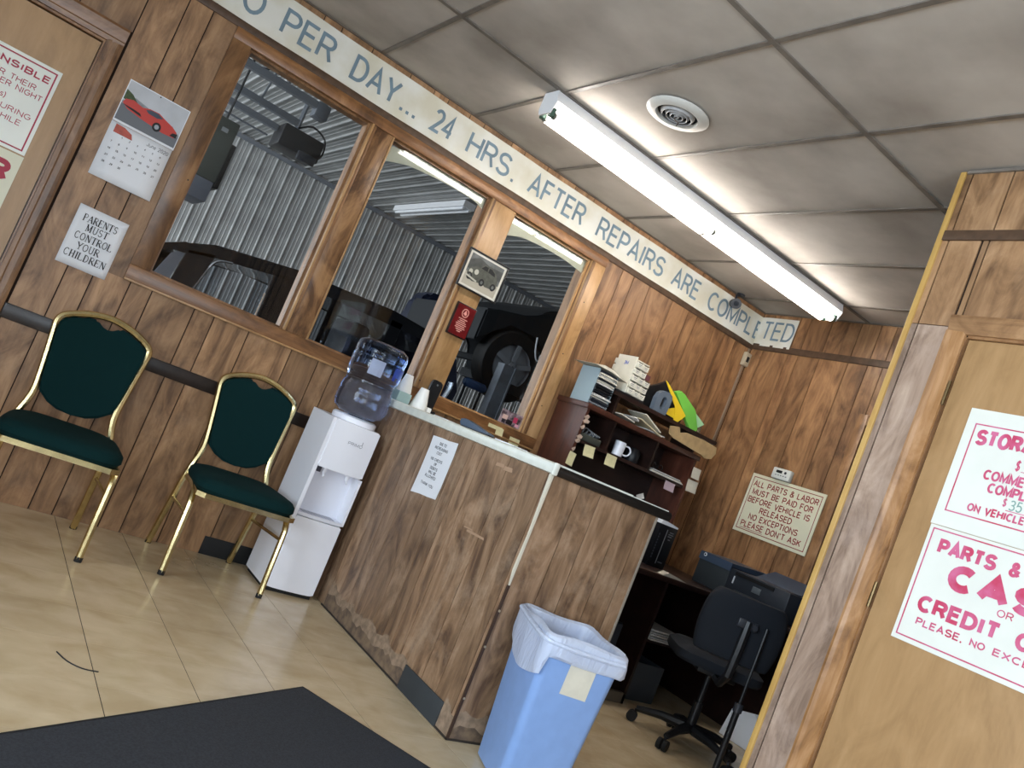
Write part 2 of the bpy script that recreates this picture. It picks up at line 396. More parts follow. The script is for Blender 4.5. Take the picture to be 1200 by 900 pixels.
def tile_mat():
    m = bpy.data.materials.new('vinyl_tile'); m.use_nodes = True; nt = m.node_tree; N = nt.nodes; L = nt.links
    b = N['Principled BSDF']; tc = N.new('ShaderNodeTexCoord'); oi = N.new('ShaderNodeObjectInfo')
    n = N.new('ShaderNodeTexNoise'); n.inputs['Scale'].default_value = 6; n.inputs['Detail'].default_value = 9; n.inputs['Distortion'].default_value = .4
    mp = N.new('ShaderNodeMapping'); mp.inputs['Scale'].default_value = (1, 1.4, 1); L.new(tc.outputs['Object'], mp.inputs[0]); L.new(mp.outputs[0], n.inputs[0])
    cr = N.new('ShaderNodeValToRGB'); e = cr.color_ramp.elements
    e[0].position = 0.30; e[0].color = lin('#c6b08c'); e[1].position = 0.68; e[1].color = lin('#dcc9a8')
    L.new(n.outputs[0], cr.inputs[0])
    # foot-worn dirt, broad and patchy
    n2 = N.new('ShaderNodeTexNoise'); n2.inputs['Scale'].default_value = 1.1; n2.inputs['Detail'].default_value = 8; n2.inputs['Roughness'].default_value = 0.65
    L.new(tc.outputs['Object'], n2.inputs[0]); mr = N.new('ShaderNodeMapRange'); mr.inputs[1].default_value = 0.5; mr.inputs[2].default_value = 0.75; mr.inputs[4].default_value = 0.5
    L.new(n2.outputs[0], mr.inputs[0]); mx = N.new('ShaderNodeMix'); mx.data_type = 'RGBA'; L.new(mr.outputs[0], mx.inputs[0]); L.new(cr.outputs[0], mx.inputs[6]); mx.inputs[7].default_value = lin('#a48f6c')
    hs = N.new('ShaderNodeHueSaturation'); rr = N.new('ShaderNodeMapRange'); rr.inputs[3].default_value = 0.96; rr.inputs[4].default_value = 1.04
    L.new(oi.outputs['Random'], rr.inputs[0]); L.new(rr.outputs[0], hs.inputs['Value']); L.new(mx.outputs[2], hs.inputs['Color'])
    L.new(hs.outputs[0], b.inputs['Base Color'])
    rg = N.new('ShaderNodeMapRange'); rg.inputs[3].default_value = 0.14; rg.inputs[4].default_value = 0.34; L.new(n2.outputs[0], rg.inputs[0]); L.new(rg.outputs[0], b.inputs['Roughness'])
    return m
TILE = tile_mat()
GROUT = mat('tile_joint', '#3c3326', 0.9)

# ------------------------------------------------------------------ structure : floor
CZ = 2.71
XL, YF = -2.3, -7.2
floor = struct(Bx('floor', XL-.1, 14, YF-.1, 12, -0.12, -0.004, mat('garage_concrete', '#6b6b68', 0.6, noise=0.3, nscale=2)))
jo = Bx('joint_bed', XL, 4.55, YF, 0.0, -0.0045, -0.0015, GROUT, floor)
T = 0.3045
tile_me = None
for i in range(-3, 17):
    for j in range(-8, 6):
        x0 = 0.697 - T*3 + (i+0)*T - 0.0; y0 = -1.733 + j*T - 0.0
        # joints of the photograph: x = 0.697 + k T,  y = -1.733 + k T
        x0 = 0.697 + (i-3)*T; x1 = x0 + T; y1 = min(y0 + T, -0.001)
        if x1 > 4.55: x1 = 4.55
        if x0 >= 4.54 or y0 >= -0.01 or x0 < -0.6 or y0 < -3.9: continue
        g = 0.0011
        bm = BM(); box(bm, x0+.0017, x1-.0017, y0+.0005, y1-.0005, -0.0015, 0.0)
        obj('tile', bm, TILE, floor)
# the unseen rest of the vinyl floor
bm = BM()
for (a, b_, c, d) in ((XL, 4.55, YF, -1.733-7*T-.001), (XL, 0.697-4*T-.001, -1.733-7*T, 0)):
    box(bm, a, b_, c, d, -0.0015, 0)
ro = obj('tile_field', bm, TILE, floor); ro['kind'] = 'stuff'

# ------------------------------------------------------------------ structure : walls with planks
def plank(x0, x1, z0, z1, plane, off, m, parent, depth=0.006, g=0.0027):
    """off = coordinate of the front face"""
    bm = BM()
    if plane == 'A': box(bm, x0+g, x1-g, off, off+depth, z0, z1)
    else: box(bm, off, off+depth, x0+g, x1-g, z0, z1)
    return obj('plank', bm, m, parent)

# openings in the back wall
W = [(0.60, 1.35), (1.41, 2.15), (2.265, 2.965)]
wz0, wz1 = 1.165, 2.385
D1 = (-0.80, 0.11, 2.06)   # door opening in the back wall
bm = BM()
def wbox(x0, x1, z0, z1): box(bm, x0, x1, 0.006, 0.13, z0, z1)
wbox(XL, D1[0], 0, CZ); wbox(D1[0], D1[1], D1[2], CZ); wbox(D1[1], W[0][0], 0, CZ)
wbox(W[0][0], W[2][1], 0, wz0); wbox(W[0][0], W[2][1], wz1, CZ)
wbox(W[0][1], W[1][0], wz0, wz1); wbox(W[1][1], W[2][0], wz0, wz1); wbox(W[2][1], 4.70, 0, CZ)
wall_back = struct(obj('wall_back', bm, BACK))
g0 = [-2.30,-2.12,-2.01,-1.86,-1.76,-1.555,-1.455,-1.275,-1.05,-.89,-.79,-.64,-.54,-.335,-.235,-.055, 0.172, 0.323, 0.430, 0.583, 0.683, 0.888, 0.987, 1.168, 1.405, 1.559, 1.653, 1.805, 1.905, 2.11, 2.21, 2.39, 2.62, 2.78, 2.89, 3.045, 3.19, 3.295, 3.445, 3.674, 3.846, 3.937, 4.128, 4.242, 4.366, 4.55]
for a, b_ in zip(g0, g0[1:]):
    mA = PW if b_ < 3.0 else PW2
    # above the strip
    plank(a, b_, 2.46, CZ, 'A', 0, mA, wall_back)
    if b_ <= D1[0]-.06 or (a >= 0.16 and b_ <= 0.56) or a >= 3.04:
        plank(a, b_, 0, 2.42, 'A', 0, mA, wall_back)
    elif a >= 0.42 and b_ < 0.6:                      # plank beside and below the first window
        plank(a, 0.55, 1.12, 2.42, 'A', 0, mA, wall_back); plank(a, b_, 0, 1.12, 'A', 0, mA, wall_back)
    elif a >= 0.5 and b_ < 3.05:
        plank(a, b_, 0, 1.12, 'A', 0, mA, wall_back)
    elif b_ <= 0.2 and a > -0.9:
        plank(a, b_, 2.14, 2.42, 'A', 0, mA, wall_back)
plank(-0.935, -0.87, 0, 2.42, 'A', 0, PW, wall_back)
# strip under the banner, chair rail, base
Bx('cover_strip', XL, 4.55, -0.008, 0.004, 2.42, 2.458, STRIP, wall_back, 0.002)
Bx('chair_rail', 0.165, 1.93, -0.012, 0.0, 0.765, 0.832, DKRAIL, wall_back, 0.003)
struct(Bx('baseboard_back', 1.377, 1.93, -0.006, 0.0, 0.0, 0.092, RUB, None, 0.001))

# window casings and glass
def win_frame(n, x0, x1):
    z0, z1 = 1.195, 2.362
    bm = BM()
    prof = 0.018
    ov = W[n-1]
    # jamb lining inside the wall
    box(bm, ov[0], x0, -0.002, 0.125, wz0, wz1); box(bm, x1, ov[1], -0.002, 0.125, wz0, wz1)
    box(bm, x0, x1, -0.002, 0.125, wz0, z0); box(bm, x0, x1, -0.002, 0.125, z1, wz1)
    fr = struct(obj('window_%d' % n, bm, CAS))
    # stops that hold the pane
    for (a, b_, c, d) in ((x0, x0+.012, z0, z1), (x1-.012, x1, z0, z1), (x0+.012, x1-.012, z0, z0+.012), (x0+.012, x1-.012, z1-.012, z1)):
        Bx('glazing_stop', a, b_, 0.012, 0.03, c, d, LW if n == 3 else CAS, fr)
    Bx('pane', x0+.002, x1-.002, 0.032, 0.037, z0+.002, z1-.002, GLASS, fr)
    return fr
w1 = win_frame(1, 0.635, 1.312); w2 = win_frame(2, 1.450, 2.118); w3 = win_frame(3, 2.300, 2.930)
trim = struct(Bx('trim_1', 0.545, 3.045, -0.016, -0.002, 2.362, 2.42, CASH, None, 0.003))       # header casing
sill = struct(Bx('trim_2', 0.545, 3.045, -0.022, -0.002, 1.120, 1.197, CASH, None, 0.004))      # sill casing
Bx('sill_bead', 0.545, 3.045, -0.030, -0.022, 1.120, 1.130, LW, sill, 0.002)
lc = struct(Bx('trim_3', 0.545, 0.637, -0.018, -0.002, 1.197, 2.362, CAS, None, 0.003))
rc = struct(Bx('trim_4', 2.928, 3.045, -0.018, -0.002, 1.197, 2.362, LW, None, 0.003))
Bx('casing_bead', 2.93, 2.952, -0.026, -0.018, 1.2, 2.36, CAS, rc, 0.002)
m1 = struct(Bx('trim_5', 1.345, 1.450, -0.006, -0.002, 1.197, 2.362, BURL, None, 0.001))
Bx('casing_bead', 1.312, 1.326, -0.022, -0.002, 1.197, 2.362, LW, m1, 0.002); Bx('casing_bead', 1.328, 1.343, -0.016, -0.002, 1.197, 2.362, CAS, m1, 0.002)
Bx('casing_bead', 1.446, 1.456, -0.012, -0.002, 1.197, 2.362, LW, m1, 0.002)
m2 = struct(Bx('trim_6', 2.150, 2.302, -0.010, -0.002, 1.197, 2.362, LW, None, 0.002))
Bx('casing_bead', 2.118, 2.132, -0.024, -0.002, 1.197, 2.362, LW, m2, 0.002); Bx('casing_bead', 2.134, 2.149, -0.016, -0.002, 1.197, 2.362, CAS, m2, 0.002)
for x, z in ((2.141, 2.03), (2.141, 1.50), (2.141, 1.24)):
    Lathe('nail_head', [(0.004, -0.0175), (0.004, -0.0155)], (x, 0, z), BLK, m2, 8, 1)
for z in (2.1, 1.75, 1.4): Lathe('nail_head', [(0.004, -0.0195), (0.004, -0.0175)], (2.985, 0, z), BLK, rc, 8, 1)
Lathe('nail_head', [(0.004, -0.0195), (0.004, -0.0175)], (0.622, 0, 1.66), BLK, lc, 8, 1)

# door in the back wall, left
d1 = struct(Bx('door_1', D1[0]+.02, 0.080, 0.02, 0.06, 0.005, 2.035, DOORW))
fr = d1
bm = BM(); box(bm, D1[0], D1[0]+.018, 0, .12, 0, 2.06); box(bm, .085, D1[1], 0.0, .12, 0, 2.06); box(bm, D1[0]+.018, .085, 0.0, .12, 2.04, 2.06)
obj('jamb', bm, CAS, d1)
Bx('door_stop', .058, .0849, .062, .078, 0, 2.04, CAS, d1); Bx('door_stop', D1[0]+.018, .058, .062, .078, 2.015, 2.04, CAS, d1)
def casing_profile(bm, axis, a0, a1, u0, u1, dirn):
    pass
bm = BM(); prism(bm, [(0.092, 0.0), (0.094, -0.010), (0.112, -0.014), (0.118, -0.010), (0.140, -0.014), (0.152, -0.020), (0.163, -0.018), (0.163, 0.0)], 2, 0, 2.06)
obj('side_casing', bm, CAS, d1)
bm = BM(); prism(bm, [(0.0, 2.05), (-0.010, 2.052), (-0.014, 2.072), (-0.010, 2.078), (-0.014, 2.10), (-0.020, 2.125), (-0.018, 2.136), (0.0, 2.136)], 0, -0.87, 0.163)
obj('head_casing', bm, CASH, d1)
Bx('side_casing', -0.87, -0.80, -0.016, 0, 0, 2.05, CAS, d1, 0.003)
Lathe('door_knob', [(0.012, 0.02), (0.012, -0.01), (0.028, -0.02), (0.026, -0.045), (0.01, -0.05)], (-0.72, 0, 0.95), CHROME, d1, 16, 1)

# right far wall, x = 4.55
wall_right = struct(Bx('wall_right', 4.556, 4.70, YF, 0.13, 0, CZ, BACK))
gB = [0.0, -0.108, -0.333, -0.419, -0.593, -0.816, -0.959, -1.066, -1.22, -1.37, -1.49, -1.72, -1.82, -2.0, -2.12, -2.32, -2.45, -2.6, -2.83, -2.93, -3.1, -3.2, -3.35, -3.5]
for a, b_ in zip(gB[1:], gB):
    plank(a, b_, 2.475, CZ, 'X', 4.55, PW2, wall_right)
    if b_ <= -1.9 or a >= -1.07: plank(a, b_, 0, 2.43, 'X', 4.55, PW2, wall_right)
    else: plank(a, b_, 2.115, 2.43, 'X', 4.55, PW2, wall_right)
Bx('cover_strip', 4.540, 4.552, -3.5, 0.0, 2.43, 2.475, STRIP, wall_right, 0.002)
d3 = struct(Bx('door_3', 4.548, 4.556, -1.90, -1.13, 0.005, 2.04, mat('door_dark', '#2e1f16', 0.4)))
Bx('side_casing', 4.53, 4.55, -1.105, -1.04, 0, 2.11, CAS, d3, 0.003)
Bx('head_casing', 4.53, 4.55, -1.90, -1.105, 2.045, 2.11, CASY, d3, 0.003)
Bx('side_casing', 4.53, 4.55, -1.96, -1.90, 0, 2.11, CAS, d3, 0.003)

PWP = wood('panel_wood_pale', '#b8a18e', '#a18977', '#7b6555', wear=('#c2ada0', .4))
# near right partition, x = 2.766, end at y = -2.334
XC = 2.766
bm = BM(); box(bm, XC+.006, XC+.10, -2.562, -2.334, 0, CZ); box(bm, XC+.006, XC+.10, -3.45, -2.562, 2.05, CZ); wall_near_right = struct(obj('wall_near_right', bm, BACK))
wnr = wall_near_right
box_bm = BM(); box(box_bm, XC+.006, XC+.10, YF, -3.45, 0, CZ); obj('wall_core', box_bm, BACK, wnr)
gC = [-2.336, -2.370, -2.523, -2.76, -2.91, -3.01, -3.17, -3.27, -3.47]
for a, b_ in zip(gC[1:], gC):
    plank(a, b_, 2.46, CZ, 'X', XC, PW, wnr)
    if b_ > -2.50:
        aa = max(a, -2.495)
        plank(aa, b_, 0, 2.078, 'X', XC, PWP, wnr); plank(aa, b_, 2.081, 2.42, 'X', XC, PW, wnr)
        if a < -2.495: plank(a, -2.4995, 2.125, 2.42, 'X', XC, PW, wnr)
    else: plank(a, b_, 2.125, 2.42, 'X', XC, PW, wnr)
for y in (-3.70, -3.93, -4.16, -4.4, -4.6, -4.85, -5.05, -5.3, -5.6, -5.9, -6.2, -6.5, -6.8, YF+.25):
    plank(y-.2, y, 0, CZ, 'X', XC, PW, wnr)
Bx('cover_strip', XC-.010, XC+.002, -3.47, -2.345, 2.42, 2.46, STRIP, wnr, 0.002)
Bx('corner_bead', XC-.008, XC+.112, -2.345, -2.322, 0, CZ-.002, YTRIM, wnr, 0.004)
Bx('edge_batten', XC-.010, XC, -3.47, -2.35, 2.698, CZ-.001, TBAR, wnr)
d2 = struct(Bx('door_2', XC+.012, XC+.05, -3.40, -2.572, 0.005, 2.04, DOORW))
bm = BM(); prism(bm, [(XC, -2.565), (XC-.010, -2.563), (XC-.012, -2.545), (XC-.016, -2.52), (XC-.020, -2.505), (XC-.018, -2.495), (XC, -2.495)], 2, 0, 2.06)
obj('side_casing', bm, wood('casing_orange', '#b98e64', '#a07448', '#75502e', rough=.35, knots=.2), d2)
bm = BM(); prism(bm, [(XC, 2.05), (XC-.010, 2.052), (XC-.012, 2.07), (XC-.016, 2.095), (XC-.020, 2.11), (XC-.018, 2.12), (XC, 2.12)], 1, -3.47, -2.495)
obj('head_casing', bm, CASY, d2)
Bx('jamb', XC-.002, XC+.012, -2.571, -2.562, 0, 2.045, CAS, d2)
Bx('jamb', XC-.002, XC+.012, -3.41, -2.571, 2.041, 2.052, CAS, d2)
for z0 in (1.785, 1.033, 0.25):
    h = Tube('hinge', [(XC-.006, -2.570, z0), (XC-.006, -2.570, z0+.09)], 0.006, mat('brass_dark', '#5b4a30', 0.35, metal=.8), d2, 8)
    for k in range(3): Lathe('hinge_ring', [(0.0072, 0), (0.0072, .004)], (XC-.006, -2.570, z0+.02+.025*k), mat('brass_dark'), h, 8)
Lathe('door_knob', [(0.012, -0.03), (0.028, -0.045), (0.026, -0.07), (0.008, -0.075)], (XC+.03, -3.33, 0.95), CHROME, d2, 16, 0)

# walls behind and left of the camera, with their storefront windows
PLAIN = wood('panel_wood_plain', '#b08458', '#8f673f', '#5e4128', rnd=False)
bm = BM()
for (a, b_, c, d) in ((YF, -5.95, 0, CZ), (-2.45, 0.13, 0, CZ), (-5.95, -2.45, 0, .55), (-5.95, -2.45, 2.35, CZ)): box(bm, XL-.1, XL, a, b_, c, d)
struct(obj('wall_left', bm, PLAIN))
bm = BM()
for (a, b_, c, d) in ((XL-.1, -2.05, 0, CZ), (0.85, 4.70, 0, CZ), (-2.05, .85, 0, .55), (-2.05, .85, 2.35, CZ)): box(bm, a, b_, YF-.1, YF, c, d)
struct(obj('wall_front', bm, PLAIN))
fr = struct(Bx('window_4', XL-.09, XL-.02, -4.24, -4.16, .55, 2.35, WHT)); Bx('pane', XL-.06, XL-.055, -5.95, -2.45, .55, 2.35, GLASS, fr)
fr = struct(Bx('window_5', -0.64, -0.56, YF-.09, YF-.02, .55, 2.35, WHT)); Bx('pane', -2.05, .85, YF-.06, YF-.055, .55, 2.35, GLASS, fr)

# ------------------------------------------------------------------ ceiling
ceiling = struct(Bx('ceiling', XL-.1, 4.70, YF-.1, 0.13, CZ+.012, CZ+.10, BACK))
xs = [1.215 + 0.61*k for k in range(-6, 7)]; ys = [-0.866 - 1.2375*k for k in range(0, 6)]
xs = [x for x in xs if XL < x < 4.5]; xe = [XL] + xs + [4.55]; ye = [0.0] + ys[:5] + [YF]
bt = 0.012
for a, b_ in zip(xe, xe[1:]):
    for c, d in zip(ye[1:], ye):
        dz = random.uniform(0.002, 0.006)
        bm = BM(); box(bm, a+.002, b_-.002, c+.002, d-.002, CZ+dz, CZ+.012); obj('ceiling_panel', bm, CEIL, ceiling)
for y in ys[:5]: Bx('grid_bar', XL, 4.55, y-bt, y+bt, CZ-.004, CZ+.002, TBAR, ceiling)
for x in xs:
    for c, d in zip(ye[1:], ye): Bx('grid_bar', x-bt*.9, x+bt*.9, c+bt, d-bt, CZ-.003, CZ+.0018, TBAR, ceiling)
for (a, b_, c, d) in ((XL, 4.55, -.018, 0), ): Bx('wall_angle', a, b_, c, d, CZ-.003, CZ+.001, TBAR, ceiling)
Bx('wall_angle', 4.532, 4.55, YF, -.018, CZ-.003, CZ+.001, TBAR, ceiling)

# ------------------------------------------------------------------ fluorescent fixture
lamp = thing('fluorescent_fixture', 'long white fluorescent strip light with two glowing tubes on the office ceiling', 'light', (3.02, -0.81, CZ))
LX0, LX1 = 1.79, 4.235
bm = BM(); prism(bm, [(-0.866, 2.705), (-0.884, 2.652), (-0.845, 2.640), (-0.775, 2.640), (-0.757, 2.648), (-0.757, 2.705)], 0, LX0+.006, LX1-.006)
obj('channel', bm, WHT, lamp)
for x0, x1 in ((LX0, LX0+.006), (LX1-.006, LX1)):
    bm = BM(); prism(bm, [(-0.868, 2.706), (-0.886, 2.650), (-0.862, 2.59), (-0.770, 2.59), (-0.753, 2.622), (-0.753, 2.706)], 0, x0, x1); obj('end_plate', bm, WHT, lamp)
TUBE = mat('lit_tube', '#ffffff', 0.4, emit='#fff8ef', es=11.0)
for y in (-0.850, -0.775):
    for x0, x1 in ((LX0+.045, (LX0+LX1)/2-.012), ((LX0+LX1)/2+.012, LX1-.045)):
        t = Tube('tube', [(x0, y, 2.594), (x1, y, 2.594)], 0.0195, TUBE, lamp, 14)
        for xx in (x0-.012, x1): Tube('tube_cap', [(xx, y, 2.594), (xx+.012, y, 2.594)], 0.0185, mat('alu', '#a8aaa5', .4, metal=.8), t, 12)
    for x in (LX0+.022, LX1-.022):
        bm = BM(); box(bm, x-.010, x+.010, y-.016, y+.016, 2.582, 2.624); bmesh.ops.bevel(bm, geom=bm.edges[:], offset=.003, segments=1, affect='EDGES'); obj('lamp_holder', bm, mat('holder', '#3f5a4c', .5), lamp)

# ceiling vent
vent = thing('ceiling_vent', 'round white ceiling diffuser with dark concentric rings beside the strip light', 'vent', (2.11, -1.365, CZ))
vc = (2.11, -1.365, 0)
Lathe('flange', [(0.142, CZ-.004), (0.145, CZ-.010), (0.130, CZ-.020), (0.098, CZ-.022), (0.094, CZ-.010), (0.094, CZ-.004)], vc, mat('vent_enamel', '#d9d8d2', .35), vent, 32, cap=False)
Lathe('throat', [(0.095, CZ-.005), (0.0, CZ-.0049)], vc, mat('throat', '#15151a', .8), vent, 32, cap=False)
for r in (0.080, 0.060, 0.040, 0.020):
    Lathe('ring', [(r, CZ-.008), (r-.010, CZ-.026), (r-.014, CZ-.024), (r-.004, CZ-.007)], vc, mat('ring', '#a3a3a4', .35), vent, 28, cap=False)
Tube('hanging_wire', smoothline([(2.11, -1.365, CZ-.02), (2.10, -1.37, CZ-.04), (2.115, -1.385, CZ-.05), (2.10, -1.40, CZ-.075)]), 0.0025, mat('wire', '#5d5048', .6), vent, 6)

# ------------------------------------------------------------------ banner
ban = thing('wall_banner', 'long cream paper banner with blue-grey lettering under the ceiling, running round the corner', 'banner', (2.5, 0, 2.46))
bm = BM()
N = 60; x0 = -1.2; x1 = 4.542
row = []
for i in range(N+1):
    x = x0 + (x1-x0)*i/N; wv = 0.0012*math.sin(i*1.7) + 0.0008*math.sin(i*.6)
    row.append([bm.verts.new((x, -0.006 + (wv if 0 < k < 2 else wv*.4), 2.459 + .1095*k + .0015*math.sin(i*.9+k))) for k in range(3)])
row.append([bm.verts.new((4.544, -0.016, 2.461 + .1095*k)) for k in range(3)])
for i in range(1, 9): row.append([bm.verts.new((4.5405 + .001*math.sin(i*2), -0.016 - .316*i/8, 2.461 + .1095*k)) for k in range(3)])
for a, b_ in zip(row, row[1:]):
    for k in range(2): bm.faces.new((a[k], b_[k], b_[k+1], a[k+1]))
sheet = obj('banner_sheet', bm, BANW, ban)
md = sheet.modifiers.new('s', 'SOLIDIFY'); md.thickness = 0.001
def bt_(s, a, b_, z0=2.502, z1=2.635): text(s, 'A', a, b_, z0, z1, -0.0088, BANL, ban, .008)
bt_('00', 0.385, 0.62); bt_('PER', 0.715, 1.000); bt_('DAY', 1.105, 1.385); [flat('full_stop', rect(x_, x_+.017, 2.503, 2.520), 'A', -.0088, BANL, ban) for x_ in (1.412, 1.452, 1.492)]
bt_('24', 1.607, 1.745); bt_('HRS', 1.848, 2.155); flat('full_stop', rect(2.182, 2.199, 2.503, 2.520), 'A', -.0088, BANL, ban); bt_('AFTER', 2.305, 2.755)
bt_('REPAIRS', 2.872, 3.495); bt_('ARE', 3.588, 3.862); bt_('COMPL', 3.965, 4.474)
bt_('E', 4.496, 4.541)
text('TED', 'X', 0.045, 0.327, 2.508, 2.650, 4.536, BANL, ban)

# security camera
sc_ = thing('security_camera', 'small black bullet security camera in front of the banner near the corner', 'camera', (4.17, -0.10, 2.62))
d = Vector((-.55, -.80, -.22)).normalized(); c0 = Vector((4.10, -0.135, 2.600))
Tube('camera_body', [c0 - d*.11, c0 - d*.10, c0 - d*.01, c0], [.022, .03, .033, .033], BLACKP, sc_, 18)
Tube('lens_hood', [c0 + d*-.01, c0 + d*.012], [.036, .036], DKGREY, sc_, 18)
Tube('lens', [c0 + d*.013, c0 + d*.016], [.018, .016], mat('lens', '#30343a', .1), sc_, 14)
Tube('mount_arm', [c0 - d*.07 + Vector((0, 0, .02)), c0 - d*.09 + Vector((.0, .0, .06)), (4.20, -0.05, 2.705)], .008, DKGREY, sc_, 8)
Lathe('mount_plate', [(.03, 2.700), (.03, 2.7095)], (4.20, -0.05, 0), DKGREY, sc_, 16)

# junction box with conduit in the corner
jb = thing('junction_box', 'small beige socket box with a cord channel in the far corner', 'electrical box', (4.52, -0.004, 2.33))
Bx('box', 4.487, 4.545, -0.034, -0.002, 2.285, 2.385, mat('beige_plastic', '#b9ac93', .5), jb, 0.004)
Bx('socket', 4.503, 4.528, -0.037, -0.034, 2.315, 2.355, BLACKP, jb, 0.001)
Bx('raceway', 4.507, 4.527, -0.014, -0.002, 1.60, 2.285, mat('raceway', '#8b7762', .5), jb, 0.002)
Bx('raceway', 4.507, 4.527, -0.014, -0.009, 2.385, 2.42, mat('raceway'), jb, 0.002)

# ------------------------------------------------------------------ signs
def signboard(name, label, cat, plane, u0, u1, v0, v1, off, m, th=0.004):
    if plane == 'A':
        t = thing(name, label, cat, ((u0+u1)/2, off, v0)); Bx('board', u0, u1, off, off+th, v0, v1, m, t)
    else:
        t = thing(name, label, cat, (off, -(u0+u1)/2, v0)); Bx('board', off, off+th, -u1, -u0, v0, v1, m, t)
    return t
# on the left door
s = signboard('door_sign', 'white sign with red border ending NSIBLE on the left wooden door', 'sign', 'A', -0.60, 0.002, 1.437, 1.831, 0.014, SIGNW)
border('border_print', -0.585, -0.012, 1.450, 1.817, 0.006, 'A', 0.0132, RED, s)
text('ONSIBLE', 'A', -0.262, -0.027, 1.759, 1.789, 0.0130, RED, s, bold=.035)
text('R THEIR', 'A', -0.205, -0.063, 1.708, 1.733, 0.0130, RED, s, .005)
text('ER NIGHT', 'A', -0.190, -0.027, 1.675, 1.700, 0.0130, RED, s, .005)
text('s)', 'A', -0.170, -0.149, 1.625, 1.650, 0.0130, RED, s)
text('URING', 'A', -0.152, -0.035, 1.582, 1.606, 0.0130, RED, s, .005)
text('HILE', 'A', -0.137, -0.060, 1.543, 1.567, 0.0130, RED, s, .005)
s = signboard('door_sign', 'cream sign with a large red letter R below the NSIBLE sign on the left door', 'sign', 'A', -0.60, 0.004, 1.04, 1.430, 0.014, SIGNC)
text('R', 'A', -0.100, -0.020, 1.300, 1.392, 0.0130, RED, s, bold=.05)
# calendar
cal = thing('wall_calendar', 'wall calendar with a red sports car picture, open at June 2020', 'calendar', (0.375, -0.004, 1.49))
Bx('upper_sheet', 0.240, 0.515, -0.006, -0.001, 1.752, 1.952, PAPER, cal)
bm = BM()
r_ = []
for i in range(7):
    z = 1.75 - .26*i/6; curl = 0.010*(i/6)**2
    r_.append([bm.verts.new((0.240 + .272*k/4, -0.006 - curl*(1 + .3*(k/4)), z)) for k in range(5)])
for a, b_ in zip(r_, r_[1:]):
    for k in range(4): bm.faces.new((a[k], a[k+1], b_[k+1], b_[k]))
so = obj('lower_sheet', bm, PAPER, cal, smooth=True); so.modifiers.new('s', 'SOLIDIFY').thickness = .0012
u0, u1 = .244, .511
def F(pts, o, m, par=cal, nm='print'): return flat(nm, pts, 'A', o, m, par)
F(rect(u0, u1, 1.762, 1.948), -.0064, mat('pic_sky', '#c2c6cc', .4, noise=.15, nscale=9))
F([(u0, 1.850), (.29, 1.885), (.35, 1.872), (.42, 1.842), (.47, 1.85), (u1, 1.822), (u1, 1.80), (u0, 1.80)], -.0067, mat('pic_hill', '#8c9196', .5, noise=.3, nscale=30))
F([(u0, 1.86), (u0, 1.905), (.275, 1.893), (.315, 1.858), (.30, 1.846)], -.0070, mat('pic_green', '#4a5a38', .6, noise=.4, nscale=60))
F([(u0, 1.762), (u1, 1.762), (u1, 1.812), (.40, 1.822), (u0, 1.838)], -.0073, mat('pic_road', '#6b6f75', .5))
F([(.248, 1.842), (.254, 1.862), (.285, 1.872), (.33, 1.862), (.36, 1.872), (.40, 1.874), (.435, 1.860), (.47, 1.848), (.497, 1.832), (.502, 1.812), (.494, 1.803), (.44, 1.800), (.40, 1.805), (.34, 1.812), (.275, 1.824)], -.0078, mat('pic_red', '#c0392f', .35))
F([(.345, 1.860), (.365, 1.869), (.398, 1.870), (.425, 1.858), (.40, 1.848), (.36, 1.850)], -.0082, mat('pic_dark', '#3c4654', .3))
F([(.250, 1.838), (.275, 1.830), (.34, 1.820), (.33, 1.832), (.30, 1.836)], -.0082, BLK)
F(ell(.412, 1.812, .019, .021), -.0084, BLK); F(ell(.412, 1.812, .010, .011), -.0087, mat('pic_rim', '#9aa0a8', .3))
F([(.474, 1.806), (.503, 1.806), (.503, 1.826), (.482, 1.822)], -.0084, BLK)
F([(.262, 1.705), (.345, 1.705), (.335, 1.728), (.30, 1.742), (.262, 1.744)], -.0072, mat('pic_red2', '#b9513f', .4, noise=.3, nscale=40))
text('June 2020', 'A', .405, .503, 1.715, 1.733, -.0074, GREY, cal, .0, 'lettering')
nums = []; day = 1
for rr in range(5):
    for cc in range(7):
        if rr == 0 and cc < 1: continue
        if day > 30: break
        uu = .255 + cc*.0345; vv = 1.69 - rr*.032
        text(str(day), 'A', uu+.012, uu+(.018 if day < 10 else .024), vv, vv+.009, -.0105-rr*.0012, BLK, cal, .02, 'numeral'); day += 1
Lathe('nail', [(.003, -.010), (.003, -.006)], (.378, 0, 1.943), BLK, cal, 8, 1)
